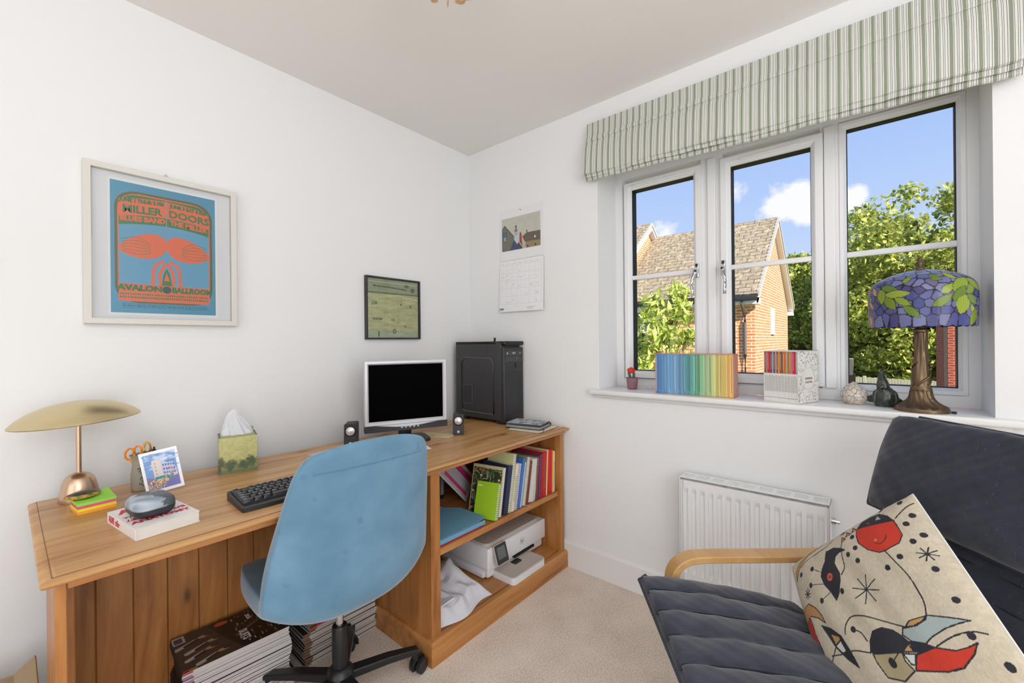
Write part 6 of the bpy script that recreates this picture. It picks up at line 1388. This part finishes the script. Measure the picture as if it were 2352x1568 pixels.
tube(bm, [(.0735 + .043 * math.cos(a) * (1 + .06 * math.cos(6 * a)), .094 + .042 * math.sin(a) * (1 + .05 * math.cos(6 * a)), 0) for a in np.linspace(0, 2 * PI, 49)[:-1]], .0004, 4, closed=True)
bmesh.ops.transform(bm, matrix=Ms, verts=bm.verts); bmesh.ops.recalc_face_normals(bm, faces=bm.faces)
text_into(bm, 'SHAKESPEARE', .0105, Ms @ Matrix.Translation((.0735, .094, .0003)), bold=.0002, depth=.0002, squash=.8); text_into(bm, 'COLLECTION', .0105, Ms @ Matrix.Translation((.0735, .080, .0003)), bold=.0002, depth=.0002, squash=.8)
for q in (.072, .067, .062): box(bm, .0, .0, 0, 0, 0, 0) if False else None
finish(bm, 'gold_print', GOLD, s2_, smooth=False)
bc = [(176, 36, 60), (160, 160, 136), (214, 34, 36), (196, 52, 60), (112, 70, 130), (170, 176, 176), (88, 70, 128), (232, 160, 60), (86, 88, 150), (238, 158, 48), (198, 60, 70), (92, 112, 72), (226, 116, 40), (222, 110, 60), (140, 176, 170), (170, 124, 40), (196, 140, 60), (228, 108, 146), (196, 48, 96), (212, 36, 44), (150, 168, 170)]
NB2 = len(bc); bw2 = (.128 - .0052) / NB2
WPB = mat('book_white', S(236, 234, 230), .45)
for k, c in enumerate(bc):
    t_ = thing('paperback_book', 'slim book with a coloured upper spine, %s from the left in the square slipcase' % nth(k), 'book', (0, 0, 0), a2, 'slim books in the square slipcase')
    t_.location = Vector((.017, -1.651, SZ)) + Matrix.Rotation(a2, 3, 'Z') @ Vector((.0026 + k * bw2, .001 + .0005 * (k % 2), .0024))
    bm = BMN(); box(bm, .0002, bw2 - .0002, 0, .140, 0, .195, .0003, 1); finish(bm, 'cover', WPB, t_)
    bm = BMN(); box(bm, .0002, bw2 - .0002, -.0004, .001, .110, .1945); finish(bm, 'spine_colour', mat('bc_%d' % k, S(*c), .5), t_, smooth=False)
    bm = BMN(); rr2 = np.random.default_rng(k); z = .04
    while z < .100: l_ = .0012 + rr2.random() * .002; box(bm, .0018, .0042, -.0003, 0, z, z + l_); z += l_ + .0012
    box(bm, .0014, .0044, -.0003, 0, .014, .017); finish(bm, 'spine_text', mat('spine_grey', S(150, 140, 136), .5), t_, smooth=False)
    if k % 2 == 0:
        bm = BMN(); z = .125
        while z < .185: l_ = .0015 + rr2.random() * .002; box(bm, .0022, .0036, -.0007, -.0003, z, z + l_); z += l_ + .0014
        finish(bm, 'spine_title', mat('title_pale', S(236, 220, 214), .5), t_, smooth=False)

# crackle glazed ornament
CRK = bpy.data.materials.new('crackle_glaze'); CRK.use_nodes = True; t = NT(CRK.node_tree); p = t.n('ShaderNodeBsdfPrincipled', i_Roughness=.18); o = t.n('ShaderNodeOutputMaterial'); t.l(p, 0, o, 0)
tc = t.n('ShaderNodeTexCoord'); v = t.n('ShaderNodeTexVoronoi', feature='DISTANCE_TO_EDGE', i_Scale=62.0, i_Randomness=1.0); nz = t.n('ShaderNodeTexNoise', i_Scale=40.0); t.l(tc, 'Object', nz, 0)
ad = t.n('ShaderNodeVectorMath', operation='MULTIPLY_ADD'); t.l(nz, 1, ad, 0); ad.inputs[1].default_value = (.012, .012, .012); t.l(tc, 'Object', ad, 2); t.l(ad, 0, v, 0)
t.nt.links.new(t.ramp(v.outputs[0], [(.018, S(96, 84, 78)), (.05, S(208, 196, 184))]), p.inputs[0])
sto = thing('ceramic_ornament', 'round beige ceramic ornament with dark crackle lines on the sill', 'ornament', (.118, -1.932, SZ)); V = []; Fc = []; nu, nv = 48, 28
for j in range(nv + 1):
    f_ = j / nv; z = .078 * f_; rr2 = .0405 * (math.sin(PI * (.17 + .82 * f_)) ** .62)
    for i in range(nu): a = 2 * PI * i / nu; V.append((rr2 * math.cos(a) + .004 * f_, rr2 * math.sin(a) * (1.02 + .04 * math.cos(a)) + .006 * f_, z - .006 * f_ * math.sin(a + 1)))
for j in range(nv):
    for i in range(nu): Fc.append((j * nu + i, j * nu + (i + 1) % nu, (j + 1) * nu + (i + 1) % nu, (j + 1) * nu + i))
Fc.append(list(range(nu))[::-1]); Fc.append([nv * nu + i for i in range(nu)]); rawmesh('body', V, Fc, CRK, sto, angle=80)

# dark green stone carving of a seated beaked figure
STN = bpy.data.materials.new('serpentine'); STN.use_nodes = True; t = NT(STN.node_tree); p = t.n('ShaderNodeBsdfPrincipled', i_Roughness=.12); o = t.n('ShaderNodeOutputMaterial'); t.l(p, 0, o, 0)
tc = t.n('ShaderNodeTexCoord'); n1 = t.n('ShaderNodeTexNoise', i_Scale=38.0, i_Detail=6.0, i_Roughness=.65); t.l(tc, 'Object', n1, 0); t.nt.links.new(t.ramp(n1.outputs[0], [(.35, S(36, 40, 38)), (.55, S(58, 66, 58)), (.66, S(96, 104, 78)), (.75, S(60, 60, 54))]), p.inputs[0])
sf = thing('stone_carving', 'glossy dark green stone carving with a pointed top on the sill', 'carving', (.100, -2.018, SZ))
def blob(bm, rings_, n=28):
    rg = []
    for (x, y, z, rx, ry) in rings_: rg.append([bm.verts.new((x + rx * math.cos(2 * PI * k / n), y + ry * math.sin(2 * PI * k / n), z)) for k in range(n)])
    for a, b_ in zip(rg, rg[1:]):
        for k in range(n): bm.faces.new((a[k], a[(k + 1) % n], b_[(k + 1) % n], b_[k]))
    bm.faces.new(rg[0][::-1]); bm.faces.new(rg[-1])
bm = BMN(); blob(bm, [(0, 0, 0, .022, .028), (0, 0, .004, .024, .030), (0, -.001, .025, .026, .031), (.001, -.001, .045, .025, .029), (.002, 0, .060, .020, .024), (.002, .002, .068, .014, .018)]); finish(bm, 'body', STN, sf)
bm = BMN(); blob(bm, [(0, .004, .060, .012, .016), (-.003, .005, .068, .017, .019), (-.003, .006, .080, .017, .018), (0, .007, .095, .013, .014), (.002, .009, .112, .008, .009), (.003, .010, .124, .0045, .005), (.003, .008, .133, .002, .0025)]); finish(bm, 'head', STN, sf)
for sy in (-1, 1):
    bm = BMN(); blob(bm, [(-.006, sy * .028, .012, .008, .006), (-.004, sy * .030, .030, .010, .008), (0, sy * .026, .052, .009, .007), (.002, sy * .020, .060, .004, .004)], 14); finish(bm, 'arm', STN, sf)
bm = BMN(); Mx = frame_M((.012, 0, .022), (0, 1, 0), (-.25, 0, 1)); prism(bm, [(-.052, -.004), (-.02, -.014), (.045, -.012), (.058, .002), (.04, .014), (.0, .018), (-.03, .016)], .007, Mx); bmesh.ops.recalc_face_normals(bm, faces=bm.faces); finish(bm, 'wing_slab', STN, sf)
bm = BMN(); tube(bm, [(-.018, .006, .078), (-.026, .012, .070), (-.028, .018, .060)], [.004, .003, .001], 8); tube(bm, [(.002, .010, .128), (-.004, -.002, .136)], [.003, .0015], 8); finish(bm, 'beak', STN, sf)

# ------------------------------------------------------------------ stained glass lamp
tl = thing('stained_glass_lamp', 'table lamp with a blue and green leaf stained glass shade on a bronze tree base', 'lamp', (.044, -2.108, SZ))
BRZ = mat('bronze', S(112, 92, 70), .36, .65, bump=.25, bscale=90, vary=.2, vscale=40)
V = []; Fc = []; nu, nv = 96, 40
pf = [(.0695, 0), (.0698, .008), (.0685, .012), (.063, .015), (.053, .020), (.042, .028), (.034, .038), (.029, .050), (.0275, .064), (.027, .070), (.0285, .073), (.0265, .078), (.0245, .085)]
for r_, z in pf:
    for i in range(nu):
        a = 2 * PI * i / nu; k_ = (.0016 if .014 < z < .066 else 0) * math.sin(13 * a + z * 120) * (1 + r_ * 14); V.append(((r_ + k_) * math.cos(a), (r_ + k_) * math.sin(a), z + (k_ * .8)))
for j in range(len(pf) - 1):
    for i in range(nu): Fc.append((j * nu + i, j * nu + (i + 1) % nu, (j + 1) * nu + (i + 1) % nu, (j + 1) * nu + i))
Fc.append(list(range(nu))[::-1]); rawmesh('lamp_base', V, Fc, BRZ, tl, angle=60)
V = []; Fc = []; nv = 40
for j in range(nv + 1):
    f_ = j / nv; z = .083 + .180 * f_; rr2 = .0245 - .008 * f_ - .002 * math.sin(PI * f_)
    for i in range(48): a = 2 * PI * i / 48; k_ = .0012 * math.sin(5 * a + 5 * f_) + .0007 * math.sin(11 * a - 4 * f_); V.append(((rr2 + k_) * math.cos(a) + .002 * math.sin(4 * f_), (rr2 + k_) * math.sin(a), z))
for j in range(nv):
    for i in range(48): Fc.append((j * 48 + i, j * 48 + (i + 1) % 48, (j + 1) * 48 + (i + 1) % 48, (j + 1) * 48 + i))
rawmesh('trunk', V, Fc, BRZ, tl, angle=80)
bm = BMN()
for a0, tw, z0_, z1_, rv in ((2.6, 5.5, .086, .20, .0042), (3.8, 5.2, .088, .165, .0032), (2.0, -2.5, .086, .255, .0026), (4.6, 4.2, .15, .262, .0028)):
    n_ = 26; tube(bm, [((.0235 - .007 * ((z0_ + (z1_ - z0_) * k / n_) - .083) / .18 + .0005) * math.cos(a0 + tw * k / n_), (.0235 - .007 * ((z0_ + (z1_ - z0_) * k / n_) - .083) / .18 + .0005) * math.sin(a0 + tw * k / n_), z0_ + (z1_ - z0_) * k / n_) for k in range(n_ + 1)], [rv * (1 - .35 * k / n_) for k in range(n_ + 1)], 8)
finish(bm, 'vine', BRZ, tl)
bm = BMN(); lathe(bm, [(.016, .262), (.020, .266), (.020, .272), (.012, .278), (.008, .300), (.004, .47), (.003, .475)], 20); finish(bm, 'lamp_holder', BRZ, tl)
bm = BMN(); lathe(bm, [(.014, .474), (.012, .480), (.006, .484), (.008, .492), (.0095, .498), (.006, .505), (.0075, .510), (.003, .518), (.001, .522)], 18); finish(bm, 'finial', BRZ, tl)
bm = BMN(); tube(bm, [(-.03, -.068, .005), (-.034, -.079, .005)], .004, 8); finish(bm, 'cord_grommet', BLACK, tl)
RS = .1345
spf = [(p_.x, p_.z) for p_ in bez([(.010, 0, .474), (.045, 0, .468), (.078, 0, .457), (.106, 0, .443), (.125, 0, .426), (RS - .001, 0, .402), (RS + .001, 0, .37), (RS, 0, .33), (RS - .002, 0, .285)], 16)]
nS, nT = len(spf), 400; sl = [0]
for a, b_ in zip(spf, spf[1:]): sl.append(sl[-1] + math.hypot(a[0] - b_[0], a[1] - b_[1]))
sl = np.array(sl); tot = sl[-1]
TT = np.linspace(0, 2 * PI, nT, endpoint=False); PR = np.array([q[0] for q in spf]); PZ = np.array([q[1] for q in spf])
ss, th_ = np.meshgrid(np.arange(nS), TT, indexing='ij'); rad_ = PR[ss]; zz = PZ[ss]
# scalloped lower edge
fr_ = np.clip((sl[ss] / tot - .86) / .14, 0, 1); zz = zz - .004 * fr_ * np.abs(np.sin(th_ * 14 + .8 * np.sin(th_ * 5)))
P3 = np.stack([rad_ * np.cos(th_), rad_ * np.sin(th_), zz], -1).reshape(-1, 3)
rr3 = np.random.default_rng(77); sites = []
k = 0
for row in np.arange(.012, tot, .0235):
    j = np.interp(row, sl, PR); n_ = max(5, int(2 * PI * j / .0285)); zr = np.interp(row, sl, PZ)
    for i in range(n_):
        a = 2 * PI * (i + .5 * (k % 2)) / n_ + rr3.normal() * .006 / j; dz = rr3.normal() * .0034; sites.append((j * math.cos(a), j * math.sin(a), zr + dz))
    k += 1
sites = np.array(sites); D = np.empty((len(P3), 2)); I0 = np.empty(len(P3), int)
for c0 in range(0, len(P3), 8000):
    d = np.linalg.norm(P3[c0:c0 + 8000, None] - sites[None], axis=2); ix = np.argpartition(d, 1, axis=1)[:, :2]; dd = np.take_along_axis(d, ix, 1); od = np.argsort(dd, 1); D[c0:c0 + 8000] = np.take_along_axis(dd, od, 1); I0[c0:c0 + 8000] = np.take_along_axis(ix, od, 1)[:, 0]
pal = np.array([S(*c)[:3] for c in [(92, 96, 164), (110, 116, 180), (80, 88, 158), (124, 126, 178), (100, 98, 156), (136, 140, 192), (86, 82, 140), (120, 112, 152)]]); ci = rr3.integers(0, len(pal), len(sites)); colr = pal[ci[I0]]
topm = np.clip((zz.reshape(-1) - .435) / .025, 0, 1)[:, None]; colr = colr * (1 - topm) + np.array(S(164, 172, 196)[:3]) * topm
strk = (1 + .12 * np.sin(P3[:, 2] * 900 + 6 * np.sin(ci[I0]) + P3[:, 1] * 500 * np.cos(ci[I0] * 2.0)))[:, None]; colr = colr * strk
LEAD = np.array(S(44, 42, 46)[:3]); colr[(D[:, 1] - D[:, 0]) < .0030] = LEAD
PH0 = math.atan2(.14, -1.98)
leaves = [((630, 370), (640, 505), 34), ((625, 352), (768, 392), 24), ((662, 428), (862, 425), 28), ((666, 448), (748, 566), 32), ((738, 462), (862, 532), 24), ((806, 532), (924, 642), 26), ((1070, 442), (1148, 362), 26), ((1008, 550), (1145, 452), 28), ((1145, 425), (1262, 312), 42), ((1148, 515), (1232, 378), 32), ((1232, 455), (1190, 622), 46), ((1236, 450), (1292, 350), 28), ((1258, 318), (1332, 415), 30), ((1236, 455), (1306, 540), 26), ((1262, 545), (1296, 622), 20), ((1306, 578), (1262, 712), 34), ((786, 330), (852, 280), 18), ((998, 272), (1082, 326), 26), ((1125, 262), (1190, 318), 22), ((556, 352), (600, 430), 20), ((536, 470), (570, 552), 16), ((530, 596), (548, 704), 20), ((536, 420), (548, 480), 12)]
Gp = [S(*c)[:3] for c in [(152, 178, 56), (120, 150, 60), (170, 190, 70), (134, 160, 50)]]; OGp = S(220, 170, 100)[:3]
phi = (th_.reshape(-1) - PH0 + PI) % (2 * PI) - PI; X2 = RS * phi; Z2 = zz.reshape(-1)
def conv(q):
    u = max(-.985, min(.985, (q[0] - 921) / 412)); return RS * math.asin(u), .285 + (705 - q[1]) / 375 * .138
for rep in (0, 1):
    Xr = X2 if rep == 0 else RS * ((phi + 2 * PI) % (2 * PI) - PI)
    for li, (pa, pb, wd_) in enumerate(leaves):
        ax, az = conv(pa); bx, bz = conv(pb); L_ = math.hypot(bx - ax, bz - az); ux, uz = (bx - ax) / L_, (bz - az) / L_
        l_ = (Xr - ax) * ux + (Z2 - az) * uz; wv = -(Xr - ax) * uz + (Z2 - az) * ux; f_ = np.clip(l_ / L_, 0, 1); hw_ = wd_ / 375 * .138 * (np.sin(PI * f_ ** .85)) ** .8 * 1.35
        ins = (l_ > 0) & (l_ < L_) & (np.abs(wv) < hw_); inn = (l_ > .002) & (l_ < L_ - .002) & (np.abs(wv) < hw_ - .0016)
        c = np.array(OGp if li in (19, 20, 21) else Gp[li % 4]); sh_ = (1 + .22 * np.sin(wv * 900 + li) * np.sin(l_ * 260 + li))[:, None]
        colr[ins] = LEAD; colr[inn] = (c * sh_[inn] if False else (c[None, :] * sh_)[inn])
Fq = []; base_i = (np.arange(nS - 1)[:, None] * nT + np.arange(nT)[None, :]).ravel(); nxt = (np.arange(nS - 1)[:, None] * nT + (np.arange(nT)[None, :] + 1) % nT).ravel()
Fq = np.stack([base_i, base_i + nT, nxt + nT, nxt], 1)
gshade = rawmesh('glass_shade', P3, Fq, mat('stained_glass', attr='Col', rough=.16, transl=.30), tl, cols=np.clip(colr, 0, 1), angle=180)

# ================================================================== PENDANT (only its lowest slats reach the picture)
pend = thing('pendant_light', 'pendant light of curved wooden slats, only the slat tips show at the top edge', 'pendant light', (-1.165, -1.105, 2.4))
SL = mat('slat_wood', S(206, 166, 122), .5, vary=.15, vscale=30)
bm = BMN(); lathe(bm, [(.05, -.022), (.05, -.002), (.045, 0)], 28); finish(bm, 'ceiling_rose', GLOSSW, pend)
bm = BMN(); tube(bm, [(0, 0, -.02), (0, 0, -.045)], .003, 8); finish(bm, 'cord', GLOSSW, pend)
bm = BMN(); lathe(bm, [(.04, -.050), (.04, -.040)], 28); finish(bm, 'top_disc', SL, pend)
for k in range(16):
    a = 2 * PI * k / 16; d = Vector((math.cos(a), math.sin(a), 0)); bm = BMN()
    tube(bm, [tuple(p_) for p_ in bez([d * .035 + Vector((0, 0, -.045)), d * .12 + Vector((0, 0, -.07)), d * .15 + Vector((0, 0, -.125)), d * .12 + Vector((0, 0, -.19)), d * .058 + Vector((0, 0, -.238 + .006 * math.sin(k * 2.4)))], 6)], 1, rect=(.010, .003), up=tuple(d.cross(Vector((0, 0, 1))))); finish(bm, 'slat', SL, pend)
